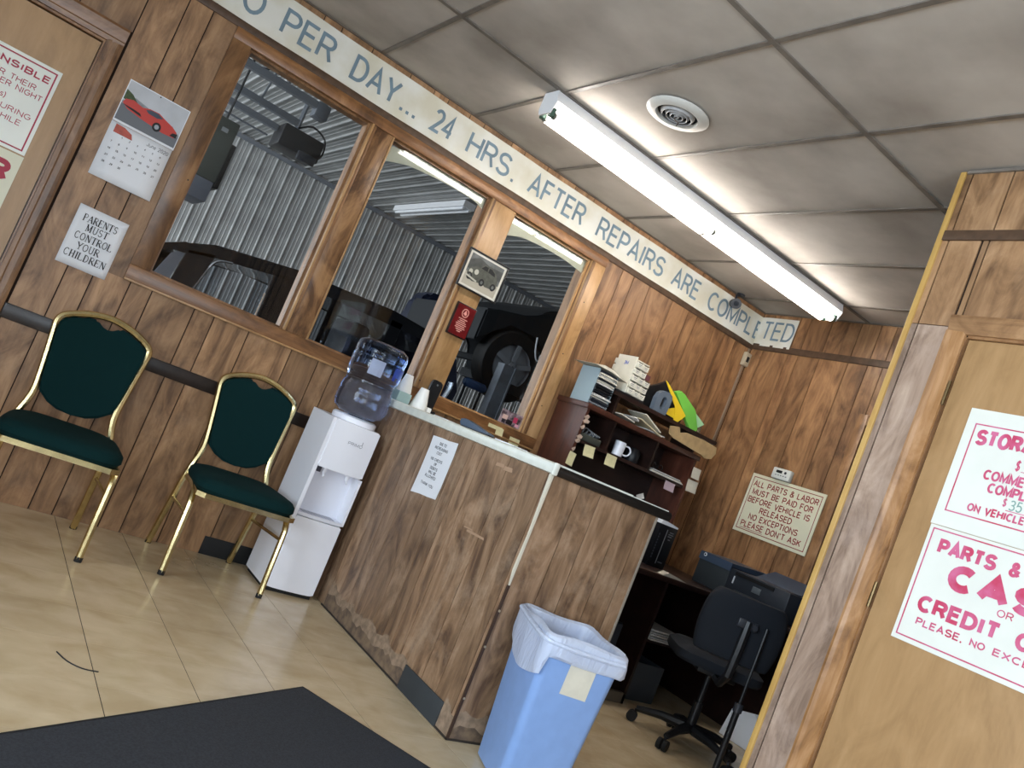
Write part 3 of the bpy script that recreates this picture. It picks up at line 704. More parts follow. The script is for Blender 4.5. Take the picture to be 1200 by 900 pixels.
# parents sign, serif lettering built from strokes
par = thing('paper_notice', 'white paper notice PARENTS MUST CONTROL YOUR CHILDREN with curling corners, below the calendar', 'notice', (.37, -.002, 1.08))
bm = BM(); r_ = []
for i in range(9):
    for_ = []
    for k in range(9):
        a, b_ = k/8, i/8
        cu = .010*max(0, (1-a)*1.0-.55-.35*abs(b_-.0))**1 + .012*max(0, (1-a)+(b_)-1.55)
        for_.append(bm.verts.new((.266 + .213*a, -.003-cu-.002*(1-a), 1.080 + .275*b_)))
    r_.append(for_)
for a, b_ in zip(r_, r_[1:]):
    for k in range(8): bm.faces.new((a[k], a[k+1], b_[k+1], b_[k]))
so = obj('sheet', bm, PAPER, par, smooth=True); so.modifiers.new('s', 'SOLIDIFY').thickness = .0006
tk, tn = .15, .07
GL = {  # strokes: (points, width); serifs: (x, y)
 'P': ([([(.2,0),(.2,1)],tk),([(.2,1)]+arc(.45,.74,.35,.26,90,-90)+[(.2,.48)],tn)], [(.2,0),(.2,1)], .9),
 'A': ([([(.1,0),(.5,1)],tn),([(.5,1),(.9,0)],tk),([(.25,.35),(.75,.35)],tn)], [(.1,0),(.9,0)], 1.0),
 'R': ([([(.2,0),(.2,1)],tk),([(.2,1)]+arc(.45,.76,.33,.24,90,-90)+[(.2,.52)],tn),([(.45,.52),(.9,0)],tk)], [(.2,0),(.2,1),(.9,0)], 1.0),
 'E': ([([(.2,0),(.2,1)],tk),([(.1,1),(.8,1),(.8,.85)],tn),([(.2,.52),(.65,.52)],tn),([(.1,0),(.85,0),(.85,.18)],tn)], [(.2,0)], .95),
 'N': ([([(.15,0),(.15,1)],tn),([(.15,1),(.85,0)],tk),([(.85,0),(.85,1)],tn)], [(.15,0),(.1,1),(.85,1)], 1.05),
 'T': ([([(.5,0),(.5,1)],tk),([(.08,.85),(.08,1),(.92,1),(.92,.85)],tn)], [(.5,0)], .95),
 'S': ([(arc(.5,.75,.27,.25,20,250,10)+arc(.5,.26,.3,.26,80,-160,10),.10)], [], .85),
 'M': ([([(.12,0),(.12,1)],tn),([(.12,1),(.5,.1)],tk),([(.5,.1),(.88,1)],tn),([(.88,1),(.88,0)],tk)], [(.12,0),(.88,0),(.12,1),(.88,1)], 1.2),
 'U': ([([(.2,1),(.2,.35)]+arc(.5,.33,.3,.33,180,360,8)+[(.8,1)],.10)], [(.2,1),(.8,1)], 1.0),
 'C': ([(arc(.52,.5,.38,.5,40,320,14),.10)], [], .95),
 'O': ([(arc(.5,.5,.40,.5,0,360,16),.10)], [], 1.05),
 'L': ([([(.2,0),(.2,1)],tk),([(.1,0),(.85,0),(.85,.2)],tn)], [(.2,1)], .9),
 'Y': ([([(.1,1),(.5,.45)],tk),([(.9,1),(.5,.45),(.5,0)],tn+.03)], [(.1,1),(.9,1),(.5,0)], 1.0),
 'H': ([([(.2,0),(.2,1)],tk),([(.8,0),(.8,1)],tk),([(.2,.5),(.8,.5)],tn)], [(.2,0),(.8,0),(.2,1),(.8,1)], 1.05),
 'I': ([([(.5,0),(.5,1)],tk)], [(.5,0),(.5,1)], .5),
 'D': ([([(.2,0),(.2,1)],tk),([(.2,1)]+arc(.4,.5,.45,.5,90,-90,10)+[(.2,0)],.09)], [(.2,0),(.2,1)], 1.05),
}
def serif(s_, u0, u1, v0, v1, off, m, parent):
    tot = sum(GL[c][2] for c in s_); k = (u1-u0)/tot; hh = v1-v0; bm = BM(); x = u0
    def q(pts):
        bm.faces.new([bm.verts.new(pt('A', a, b_, off)) for a, b_ in pts])
    for ch in s_:
        st, sf, wd = GL[ch]
        for pts, wi in st:
            P_ = [(x + (a-.5)*k*.95 + k*wd/2, v0 + b_*hh) for a, b_ in pts]
            for (a, b_), (c, d_) in zip(P_, P_[1:]):
                l = math.hypot(c-a, d_-b_) or 1; nx, ny = -(d_-b_)/l*wi*hh/2, (c-a)/l*wi*hh/2
                q([(a+nx, b_+ny), (a-nx, b_-ny), (c-nx, d_-ny), (c+nx, d_+ny)])
        for a, b_ in sf:
            a = x + (a-.5)*k*.95 + k*wd/2; b_ = v0 + b_*hh; q(rect(a-.17*k, a+.17*k, b_-.025*hh, b_+.025*hh))
        x += k*wd
    return obj('lettering', bm, m, parent)
for s_, a, b_, z in (('PARENTS', .298, .446, 1.290), ('MUST', .322, .421, 1.250), ('CONTROL', .293, .456, 1.206), ('YOUR', .319, .418, 1.163), ('CHILDREN', .281, .461, 1.120)):
    serif(s_, a, b_, z, z+.031, -.0085, BLK, par)

# framed picture, plaque
fp = thing('framed_picture', 'black framed black-and-white picture of a vintage car hanging on the window post', 'picture', (2.245, -.012, 1.82))
fx0, fx1, fz0, fz1 = 2.104, 2.388, 1.820, 2.050
for (a, b_, c, d_) in ((fx0, fx1, fz1-.010, fz1), (fx0, fx1, fz0, fz0+.010), (fx0, fx0+.010, fz0+.01, fz1-.01), (fx1-.010, fx1, fz0+.01, fz1-.01)):
    Bx('frame_rail', a, b_, -.042, -.026, c, d_, BLACKP, fp, .002)
Bx('backing', fx0+.008, fx1-.008, -.034, -.027, fz0+.008, fz1-.008, mat('mount_card', '#cfccc0', .5), fp)
G1 = mat('pic_grey1', '#6c6f6e', .5, noise=.4, nscale=25); G2 = mat('pic_grey2', '#4b4d4b', .5, noise=.3, nscale=30); G3 = mat('pic_grey3', '#55574f', .4, noise=.35, nscale=60); G4 = mat('pic_grey4', '#b3b2a6', .5)
def Q(pts, o, m): return flat('print', [(fx0 + a*(fx1-fx0), fz0 + b_*(fz1-fz0)) for a, b_ in pts], 'A', o, m, fp)
Q(rect(.09, .91, .10, .90), -.0345, mat('pic_sand', '#aaa495', .6))
Q(rect(.09, .91, .42, .90), -.0348, G1); Q([(.09, .72), (.3, .86), (.55, .78), (.91, .80), (.91, .55), (.09, .5)], -.0351, G2)
Q([(.12, .40), (.16, .54), (.27, .62), (.38, .64), (.46, .76), (.62, .78), (.76, .70), (.86, .52), (.88, .34), (.84, .28), (.62, .26), (.56, .30), (.30, .24), (.18, .28)], -.0356, G3)
Q([(.40, .64), (.47, .74), (.55, .74), (.56, .63)], -.036, BLK); Q([(.58, .63), (.58, .74), (.64, .74), (.73, .68), (.76, .6)], -.036, BLK)
Q(ell(.20, .46, .045, .06), -.036, G4); Q(ell(.33, .50, .05, .07), -.036, G4)
for cx, cz in ((.52, .32), (.80, .34), (.20, .34)):
    Q(ell(cx, cz, .065, .095), -.0362, BLK); Q(ell(cx, cz, .03, .045), -.0365, G1)
Q([(.10, .32), (.12, .36), (.40, .30), (.40, .26)], -.0368, G4)
plq = thing('award_plaque', 'small dark red award plaque with an emblem hanging below the framed car picture', 'plaque', (2.235, -.012, 1.55))
Bx('plaque_board', 2.168, 2.303, -.030, -.014, 1.550, 1.742, mat('plaque_edge', '#241513', .3), plq, .003)
Bx('plate', 2.176, 2.296, -.0325, -.030, 1.558, 1.734, mat('plaque_red', '#6a1518', .3, noise=.3, nscale=30), plq)
PL = mat('plaque_print', '#d0968c', .5)
flats('emblem', [ell(2.236, 1.694, .023, .026, 20)], 'A', -.0328, PL, plq); flats('emblem', [ell(2.236, 1.694, .018, .021, 20)], 'A', -.0331, mat('plaque_red'), plq)
flats('emblem', [[(2.224, 1.688), (2.236, 1.712), (2.248, 1.688), (2.24, 1.68)]], 'A', -.0334, PL, plq)
for i, (a, b_) in enumerate(((.03, .03), (.02, .02), (.028, .03), (.036, .036), (.03, .03), (.034, .036), (.024, .02), (.012, .012))):
    z = 1.655 - i*.0105; flats('print_line', [rect(2.236-a, 2.236+b_, z, z+.005)], 'A', -.0329, PL, plq)

# note taped on the counter front
nt_ = thing('paper_notice', 'narrow white paper slip with small print taped to the reception counter front', 'notice', (1.93, -.90, .72))
bm = BM(); ys_ = [-.778, -.86, -.93, -1.016]; r_ = []
for i in range(5):
    z = [.722, .80, .87, .94, 1.0][i]
    r_.append([bm.verts.new((1.9335 - (.003 if k in (0, 3) and i in (0, 4) else 0), ys_[k] - .002*i*0, z + (.0 if i else (-.006, .004, .008, .016)[k]) + (0 if i < 4 else (-.004, 0, 0.0, .006)[k]))) for k in range(4)])
for a, b_ in zip(r_, r_[1:]):
    for k in range(3): bm.faces.new((a[k], a[k+1], b_[k+1], b_[k]))
so = obj('sheet', bm, PAPER, nt_); so.modifiers.new('s', 'SOLIDIFY').thickness = .0005
for s_, a, b_, z in (('DUE TO', .86, .925, .966), ('INCREASING', .83, .955, .944), ('COST', .865, .915, .922), ('NO CHECKS', .835, .945, .890), ('OR', .882, .905, .870), ('DEBITS', .86, .93, .850), ('WILL BE', .86, .93, .830), ('ALLOWED', .84, .945, .810), ('THANK YOU', .83, .95, .772)):
    text(s_, 'X', a, b_, z, z+.014, 1.9320, mat('slip_print', '#4a4d54', .6), nt_, .02)

# sign on the far right wall
s = signboard('payment_sign', 'cream sign with dark red ALL PARTS & LABOR lettering on the far panelled wall', 'sign', 'X', .428, 1.020, 1.156, 1.563, 4.542, SIGNC)
border('border_print', .448, 1.000, 1.176, 1.543, .005, 'X', 4.5412, DRED, s)
for t_, a, b_, z in (('ALL PARTS & LABOR', .463, .985, 1.478), ('MUST BE PAID FOR', .475, .965, 1.422), ('BEFORE VEHICLE IS', .463, .965, 1.366), ('RELEASED', .585, .848, 1.310), ('NO EXCEPTIONS', .518, .918, 1.254), ("PLEASE DON'T ASK", .475, .965, 1.198)):
    text(t_, 'X', a, b_, z, z+.042, 4.5409, DRED, s, .018)
flats('underline', [rect(.475, .668, 1.188, 1.191)], 'X', 4.5409, DRED, s)
th_ = thing('thermostat', 'small white thermostat above the payment sign', 'thermostat', (4.54, -.66, 1.56))
Bx('housing', 4.512, 4.549, -.735, -.590, 1.566, 1.640, mat('thermo_plastic', '#d4d6cf', .4), th_, .008)
Bx('display', 4.5105, 4.5122, -.668, -.622, 1.606, 1.624, BLACKP, th_); Lathe('button', [(.009, -.001), (.009, .003)], (4.511, -.695, 1.615), DKGREY, th_, 14, 0)
flats('print', [rect(.62+.02*k, .632+.02*k, 1.588, 1.594) for k in range(5)], 'X', 4.5116, GREY, th_)

# signs on the right door
SX = XC + .0075
def K(u): return 4.204 - (4.204-u)*1.01538
def KZ(v): return 1.05 + (v-1.05)*1.01538
s = signboard('door_sign', 'white sign with red STORAGE lettering on the right wooden door', 'sign', 'X', K(2.690), K(3.300), KZ(1.372), KZ(1.785), SX, SIGNW)
so_ = SX
border('border_print', K(2.720), K(3.275), KZ(1.424), KZ(1.735), .0045, 'X', so_-.0006, RED2, s)
T2 = lambda t_, a, b_, z0, z1, par_, bo=.03, m_=RED2: text(t_, 'X', K(a), K(b_), KZ(z0), KZ(z1), so_-.0010, m_, par_, bo)
T3 = lambda t_, a, b_, z0, z1, par_, bo=.03, m_=RED2: text(t_, 'X', a, b_, z0, z1, so_-.0010, m_, par_, bo)
T3('STORAGE', 2.714, 2.976, 1.672, 1.728, s, .045)
T2('$', 2.885, 2.899, 1.606, 1.640, s, 0); flats('print', [rect(K(2.905), K(3.0), KZ(1.604), KZ(1.606))], 'X', so_-.001, RED2, s)
T2('COMMENCE', 2.800, 3.000, 1.556, 1.590, s, .035); T2('COMPLETE', 2.826, 3.010, 1.516, 1.550, s, .035)
T2('$', 2.885, 2.897, 1.486, 1.512, s, 0); T2('35', 2.906, 2.945, 1.478, 1.512, s, 0, mat('green_ink', '#7fa39a', .5)); flats('print', [rect(K(2.9), K(2.99), KZ(1.474), KZ(1.4765))], 'X', so_-.001, RED2, s)
T2('ON VEHICLES', 2.786, 2.985, 1.443, 1.470, s, .035)
s = signboard('door_sign', 'white sign with large red CASH OR CREDIT lettering below the storage sign', 'sign', 'X', K(2.694), K(3.300), KZ(.975), KZ(1.370), SX, SIGNW)
border('border_print', K(2.706), K(3.288), KZ(.990), KZ(1.360), .0045, 'X', so_-.0006, RED2, s)
T3('PARTS', 2.719, 2.910, 1.284, 1.336, s, .05); T3('&', 2.949, 2.984, 1.286, 1.334, s, .04)
for c_, a, b_ in (('C', 2.782, 2.872), ('A', 2.880, 2.978), ('S', 2.986, 3.074), ('H', 3.084, 3.170)): T3(c_, a, b_, 1.184, 1.272, s, .07)
T3('OR', 2.957, 3.006, 1.157, 1.181, s, .01); T3('CREDIT', 2.719, 2.984, 1.084, 1.140, s, .05); T3('CARDS', 3.030, 3.26, 1.084, 1.140, s, .05)
T3('PLEASE,', 2.733, 2.890, 1.040, 1.065, s, .03); T3('NO', 2.911, 2.958, 1.042, 1.065, s, .03); T3('EXCEPTIONS', 2.982, 3.25, 1.042, 1.065, s, .03)

# ------------------------------------------------------------------ reception counter
ct = thing('reception_counter', 'worn wood panelled reception counter with white and black edged top', 'counter', (2.2, -.95, 0))
XA, YB = 1.935, -1.723
Bx('core', XA+.006, 2.04, YB+.006, -.012, 0, 1.04, BACK, ct); Bx('core', 2.04, 2.518, YB+.006, YB+.10, 0, 1.04, BACK, ct)
gA = [-.012, -.19, -.30, -.40, -.505, -.62, -.73, -.916, -1.032, -1.124, -1.224, -1.43, -1.554, -1.696, YB+.0]
for a, b_ in zip(gA[1:], gA): plank(a, b_, 0.004, 1.04, 'X', XA, PWC, ct, g=.0022)
gB2 = [XA+.001, 2.085, 2.195, 2.335, 2.455, 2.522]
for a, b_ in zip(gB2, gB2[1:]):
    plank(a, b_, 0.004, 1.04, 'A', YB, PWC, ct, g=.0022)
bm = BM(); prism(bm, [(1.915, 1.052), (1.918, 1.044), (1.93, 1.040), (2.34, 1.040), (2.34, 1.085), (1.93, 1.085), (1.918, 1.080), (1.914, 1.070)], 1, YB-.018, -.032)
obj('worktop', bm, mat('white_laminate', '#dfe3da', .3, noise=.1, nscale=20), ct, smooth=True)
Bx('worktop', 2.341, 2.56, YB-.016, YB+.30, 1.040, 1.082, mat('white_laminate'), ct)
bm = BM(); prism(bm, [(YB-.018, 1.078), (YB-.026, 1.07), (YB-.028, 1.058), (YB-.024, 1.044), (YB-.018, 1.040)], 0, 1.935, 2.575)
obj('edge_strip', bm, mat('black_edging', '#1a1817', .35), ct, smooth=True)
Bx('edge_cap', 1.909, 1.935, YB-.030, YB-.014, 1.038, 1.086, mat('white_laminate'), ct, .006)
# corner trims: upper part bared white, lower brown
bm = BM(); prism(bm, [(YB-.004, 1.04), (YB+.016, 1.04), (YB+.004, .80), (YB+.008, .66), (YB-.004, .60)], 0, XA-.003, XA+.006); obj('corner_trim', bm, mat('bare_white', '#cfc8b6', .6), ct)
Bx('corner_trim', XA-.002, XA+.008, YB-.004, YB+.005, 0.0, .60, mat('trim_brown', '#3e2b20', .6), ct)
for z in (.16, .36, .5): Lathe('nail_head', [(.005, -.006), (.005, .0)], (XA+.004, YB, z), mat('nail', '#b9a98f', .4, metal=.6), ct, 8, 1)
Bx('end_trim', 2.520, 2.530, YB-.003, YB+.10, 0.02, 1.04, mat('grey_trim', '#8d8579', .5), ct)
Bx('kick_patch', XA-.007, XA, -1.631, -1.300, 0.0, 0.098, mat('patch_rubber', '#34383b', .7, noise=.15), ct, .001)
# scuffed bare strip along the floor, its upper edge ragged
def ragged(plane, u0, u1, zlo, zhi, off, m, par_, n=34, amp=.028, th=.0012):
    top = [(u0 + (u1-u0)*i/n, zhi + random.uniform(-amp, amp)*.5 + .3*amp*math.sin(i*.8)) for i in range(n+1)]
    bm = BM(); pts = [(u0, zlo)] + top + [(u1, zlo)]
    lo = [bm.verts.new(pt(plane, u, zlo, off)) for u, v in top]; hi = [bm.verts.new(pt(plane, u, v, off)) for u, v in top]
    for i in range(n): bm.faces.new((lo[i], lo[i+1], hi[i+1], hi[i]))
    return obj('scuffed_strip', bm, m, par_)
SC1 = mat('bare_fibre', '#97806a', .9, noise=.4, nscale=30); SC2 = mat('grimy_fibre', '#5c4c40', .9, noise=.4, nscale=25, color2='#7d6852')
ragged('X', .40, 1.30, .002, .112, XA-.0006, SC1, ct); ragged('X', .40, 1.30, .002, .066, XA-.0014, SC2, ct)
ragged('X', 1.631, 1.722, .002, .10, XA-.0006, SC1, ct, 6); ragged('A', 1.936, 2.42, .002, .10, YB-.0006, SC1, ct, 14); ragged('A', 1.936, 2.42, .002, .045, YB-.0012, SC2, ct, 14)
for (a, b_, c, d_) in ((1.345, 1.41, .985, 1.0), (1.41, 1.475, .98, .998), (1.30, 1.37, .70, .706), (1.33, 1.47, .69, .70)):
    flats('tape_residue', [[(a, c), (b_, c+.004), (b_-.006, d_+.003), (a+.004, d_)]], 'X', XA-.0005, mat('residue', '#a88a70', .8), ct)
# dirt line where the panels meet the floor
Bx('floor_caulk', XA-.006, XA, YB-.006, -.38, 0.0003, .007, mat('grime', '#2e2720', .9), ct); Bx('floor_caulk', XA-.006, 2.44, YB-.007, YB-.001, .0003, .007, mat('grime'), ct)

# ------------------------------------------------------------------ water dispenser and bottle
wd = thing('water_dispenser', 'tall white water dispenser standing beside the counter', 'water dispenser', (1.745, -.245, 0))
dx0, dx1, dy0, dy1 = 1.607, 1.882, -.372, -.075
Bx('foot_frame', dx0+.012, dx1-.012, dy0+.01, dy1-.01, 0.001, .022, RUB, wd)
bm = BM()   # cabinet shell with a tap recess
box(bm, dx0, dx1, dy0+.10, dy1, .02, .893); box(bm, dx0, dx0+.02, dy0, dy0+.10, .02, .893); box(bm, dx1-.012, dx1, dy0, dy0+.10, .395, .64)
obj('cabinet', bm, DISP, wd)
def bulge(name, z0, z1, m, yb, bulge_=.012, n=8, x0=None, x1=None, bev=.006):
    xa = dx0 if x0 is None else x0; xb = dx1 if x1 is None else x1
    pts = [(xa, yb)] + [(xa+.02 + (xb-xa-.028)*i/n, dy0 - bulge_*math.sin(math.pi*i/n)**.6 if 0 < i < n else dy0-.004) for i in range(n+1)] + [(xb, yb)]
    bm = BM(); prism(bm, pts, 2, z0, z1); bmesh.ops.bevel(bm, geom=[e for e in bm.edges if abs(e.verts[0].co.z - e.verts[1].co.z) < 1e-6], offset=bev, segments=2, affect='EDGES')
    return obj(name, bm, m, wd, smooth=True)
fp_ = bulge('front_panel', .645, .893, DISP, dy0+.10)
ld = bulge('lower_door', .022, .388, DISP, dy0+.10)
bulge('drip_tray', .392, .408, DISPR, dy0+.10, bev=.003)
Bx('tap_recess', dx0+.02, dx1-.012, dy0+.088, dy0+.10, .408, .645, DISPR, wd)
bm = BM()
for k in range(9): box(bm, dx0+.05+.02*k, dx0+.062+.02*k, dy0+.005, dy0+.07, .4082, .4095)
obj('drip_slots', bm, mat('slot_grey', '#a7a9b3', .5), wd)
for x in (1.682, 1.812):
    t = Tube('tap', [(x, dy0+.03, .648), (x, dy0+.03, .615)], [.016, .010], DISP, wd, 12)
    Tube('spout', [(x, dy0+.03, .618), (x, dy0+.012, .600)], .006, DISP, t, 8)
Bx('hot_label', dx0+.022, dx0+.044, dy0-.002, dy0+.02, .618, .643, mat('dark_label', '#30303a', .4), wd)
text('S', 'A', 1.640, 1.650, .598, .608, dy0+.0868, mat('pink_print', '#d99aa6', .5), wd)
text('PRIMO', 'A', 1.722, 1.802, .792, .808, dy0-.0145, mat('logo_grey', '#7d7f88', .5), fp_)
flats('print', [rect(1.796, 1.7985, .806, .826)], 'A', dy0-.0145, mat('logo_grey'), fp_)
Lathe('collar', [(.105, .888), (.118, .895), (.118, .918), (.108, .926), (.06, .926)], (1.775, -.225, 0), DISP, wd, 32)
wb = thing('water_bottle', 'big blue clear plastic water bottle upside down on the dispenser', 'bottle', (1.775, -.225, .92))
prof = [(.03, .905), (.045, .93), (.095, .935), (.128, .955), (.139, .985), (.139, 1.035), (.135, 1.05), (.139, 1.06), (.133, 1.085), (.128, 1.10), (.128, 1.125), (.134, 1.14), (.139, 1.15), (.139, 1.235), (.135, 1.248), (.139, 1.26), (.139, 1.285), (.130, 1.312), (.105, 1.328), (.05, 1.332)]
BOT = bpy.data.materials.new('bottle_plastic'); BOT.use_nodes = True
nt = BOT.node_tree; b = nt.nodes['Principled BSDF']; b.inputs['Base Color'].default_value = (0.42, 0.58, 0.93, 1); b.inputs['Roughness'].default_value = 0.05; b.inputs['IOR'].default_value = 1.30; b.inputs['Transmission Weight'].default_value = 1
Lathe('bottle_shell', [(r*1, z) for r, z in prof], (1.775, -.225, 0), BOT, wb, 40)
bm = BM()
# label printed on the shoulder, blue, partly worn
for k in range(6):
    a0 = math.radians(-72+9*k); a1 = math.radians(-72+9*(k+1)); r = .1402
    zt = 1.232 + .0*k; zb = 1.165 + (.02 if k % 2 else 0)
    bm.faces.new([bm.verts.new((1.775+r*math.cos(a), -.225+r*math.sin(a), z)) for a, z in ((a0, zb), (a1, zb), (a1, zt), (a0, zt))])
obj('label', bm, mat('bottle_label', '#24389a', .4, alpha=.75), wb)
bm = BM()
for k in range(3):
    a0 = math.radians(-128+10*k); a1 = math.radians(-128+10*(k+1)); r = .1402
    bm.faces.new([bm.verts.new((1.775+r*math.cos(a), -.225+r*math.sin(a), z)) for a, z in ((a0, 1.155), (a1, 1.155), (a1, 1.235), (a0, 1.235))])
obj('label', bm, mat('bottle_label_pale', '#b9c6e6', .4, alpha=.55), wb)

# ------------------------------------------------------------------ banquet chairs
def crown_chair():
    t = thing('banquet_chair', '', 'chair')
    # backrest frame: closed at the top by the crown, running down into the rear legs
    half = [(.205, .26, .0), (.203, .215, .18), (.200, .165, .36), (.192, .160, .42), (.168, .178, .52), (.172, .200, .62), (.190, .235, .78), (.196, .246, .835), (.186, .252, .868), (.150, .256, .892), (.085, .262, .918), (.0, .266, .932)]
    pts = half + [(-a, b_, c) for a, b_, c in half[-2::-1]]
    pts = [pts[0], pts[1]] + smoothline(pts[2:-2], 3) + [pts[-2], pts[-1]]
    Tube('back_frame', pts, .0150, GOLD, t, 8, world=False)
    for s_ in (-1, 1):
        leg = smoothline([(s_*.19, .165, .372), (s_*.20, .04, .385), (s_*.215, -.10, .386), (s_*.226, -.165, .368), (s_*.228, -.195, .32)], 3) + [(s_*.228, -.215, .012)]
        l = Tube('front_leg', leg, .0145, GOLD, t, 8, world=False)
        Tube('rubber_foot', [(s_*.228, -.215, 0.0), (s_*.228, -.214, .02)], .0155, RUB, l, 8, world=False)
        Tube('rubber_foot', [(s_*.205, .260, 0.0), (s_*.205, .257, .02)], .0155, RUB, t, 8, world=False)
        Tube('side_stretcher', [(s_*.228, -.203, .275), (s_*.202, .195, .255)], .008, GOLD, t, 8, world=False)
    bm = BM()
    ap = [(-.235, -.235), (-.20, -.262), (.20, -.262), (.235, -.235), (.20, .17), (-.20, .17)]
    prism(bm, ap, 2, .374, .396); obj('seat_rail', bm, GOLD, t, False)
    bm = BM()
    # domed cushion
    def ring(k, z, ins):
        P_ = []
        for i in range(32):
            a = 2*math.pi*i/32; ca, sa = math.cos(a), math.sin(a)
            e = .45; x = math.copysign(abs(ca)**e, ca); y = math.copysign(abs(sa)**e, sa)
            wy = .245*(1 - .14*(y+1)/2) - ins
            P_.append(bm.verts.new((x*wy, -.045 + y*(.225-ins), z)))
        return P_
    rr = [ring(0, .396, .01), ring(0, .412, -.002), ring(0, .435, .0), ring(0, .450, .014), ring(0, .459, .045), ring(0, .463, .12)]
    for A, B_ in zip(rr, rr[1:]):
        for i in range(32): bm.faces.new((A[i], A[(i+1) % 32], B_[(i+1) % 32], B_[i]))
    bm.faces.new(rr[0][::-1]); bm.faces.new(rr[-1]); obj('seat', bm, GREEN, t, False, smooth=True)
    # back pad with scooped top and pointed bottom
    hp = [(0, .487), (.06, .492), (.105, .510), (.150, .545), (.158, .60), (.170, .70), (.182, .80), (.184, .84), (.172, .862), (.140, .880), (.085, .902), (.058, .906), (.048, .892), (.025, .876), (0, .870)]
    full = hp + [(-a, b_) for a, b_ in hp[-2:0:-1]]
    def yy(z): return .176 + (z-.5)*.215
    bm = BM(); A = [bm.verts.new((u, yy(v)-.022, v)) for u, v in full]; B_ = [bm.verts.new((u, yy(v)+.014, v)) for u, v in full]
    fa = bm.faces.new(A[::-1]); bm.faces.new(B_)
    for i in range(len(full)): bm.faces.new((A[i], A[(i+1) % len(full)], B_[(i+1) % len(full)], B_[i]))
    bmesh.ops.bevel(bm, geom=list(fa.edges), offset=.010, segments=3, affect='EDGES')
    obj('back_pad', bm, GREEN, t, False, smooth=True)
    return t
def copy_tree(o, parent=None):
    c = o.copy(); C.objects.link(c); c.parent = parent
    for ch in list(o.children): copy_tree(ch, c)
    return c
ch2 = crown_chair(); ch2.location = (1.322, -.305, 0); ch2['label'] = 'green and gold banquet chair next to the water dispenser'; ch2['group'] = 'waiting chairs'
ch1 = copy_tree(ch2); ch1.location = (0.536, -.378, 0); ch1.rotation_euler.z = math.radians(-5.5); ch1['label'] = 'green and gold banquet chair at the left edge, nearest the wooden door'

# ------------------------------------------------------------------ floor mat
ma = math.atan2(.597, .997)
mt = thing('floor_mat', 'large dark grey carpet mat lying on the tile floor', 'mat', (1.433, -1.484, 0), ma)
bm = BM(); box(bm, -3.2, 0, -1.9, 0, .0005, .008); bmesh.ops.bevel(bm, geom=bm.edges[:], offset=.003, segments=1, affect='EDGES')
obj('mat_edging', bm, mat('mat_edge', '#17181a', .8), mt, False)
Bx('carpet', -3.185, -.015, -1.885, -.015, .008, .0105, mat('mat_carpet', '#33363c', .95, noise=.35, nscale=160, bump=.8, bscale=500), mt, 0, False)
# hair-thin black thread and scuffs on the floor
tag(Tube('black_thread', smoothline([(0.60, -1.545, .002), (0.625, -1.60, .002), (0.665, -1.635, .002), (0.71, -1.64, .002)]), .002, BLK, None, 5), 'thin curled black string lying on the floor tiles', 'string')

# ------------------------------------------------------------------ waste bin with liner
BR = math.radians(-18)
bn = thing('waste_bin', 'light blue rectangular plastic waste bin in front of the counter end', 'bin', (2.098, -1.962, 0), BR)
def rrect(x0, x1, y0, y1, r, z, n=5):
    out = []
    for cx, cy, a0 in ((x1-r, y1-r, 0), (x0+r, y1-r, 90), (x0+r, y0+r, 180), (x1-r, y0+r, 270)):
        for k in range(n+1):
            a = math.radians(a0 + 90*k/n); out.append((cx+r*math.cos(a), cy+r*math.sin(a), z))
    return out
def loft(bm, loops, cap0=True, cap1=False):
    rr = [[bm.verts.new(p) for p in l] for l in loops]
    for A, B_ in zip(rr, rr[1:]):
        for i in range(len(A)): bm.faces.new((A[i], A[(i+1) % len(A)], B_[(i+1) % len(A)], B_[i]))
    if cap0: bm.faces.new(rr[0][::-1])
    if cap1: bm.faces.new(rr[-1])
    return rr
BT = (-.146, .146, -.172, .172); BB = (-.118, .118, -.140, .140)
def binloop(t, ins=0, r=.03):
    q = [BB[i] + (BT[i]-BB[i])*t for i in range(4)]
    return rrect(q[0]+ins, q[1]-ins, q[2]+ins, q[3]-ins, r, .004 + .54*t)
bm = BM(); loft(bm, [binloop(0, .006), binloop(.01), binloop(.5), binloop(.96), binloop(.97, -.006), binloop(1, -.006), binloop(1, .004), binloop(.5, .004), binloop(.02, .004)], True, True)
obj('bin_body', bm, BINB, bn, False, smooth=True)
bm = BM()
lb = [(-.040, .485), (.058, .485), (.060, .372), (-.040, .372)]
def fy(z): t = (z-.004)/.54; return BB[2] + (BT[2]-BB[2])*t - .0012
bm.faces.new([bm.verts.new((x, fy(z), z)) for x, z in lb]); obj('paper_label', bm, PAPER2, bn, False)
ln = thing('bin_liner', 'white plastic bag lining the blue waste bin and folded over its rim', 'bag', (2.098, -1.962, 0), BR)
rnd = random.Random(3)
def linloop(t, ins, dz=0.0, amp=0, hem=None):
    L_ = binloop(t, ins, .035); out = []
    n = len(L_)
    for i, (x, y, z) in enumerate(L_):
        out.append((x, y, z+dz))
    # subdivide
    P_ = []
    for i in range(n):
        a = Vector(out[i]); b_ = Vector(out[(i+1) % n])
        k = max(1, int((b_-a).length/.022))
        P_ += [a.lerp(b_, j/k) for j in range(k)]
    return P_
base = linloop(1.0, 0); M_ = len(base)
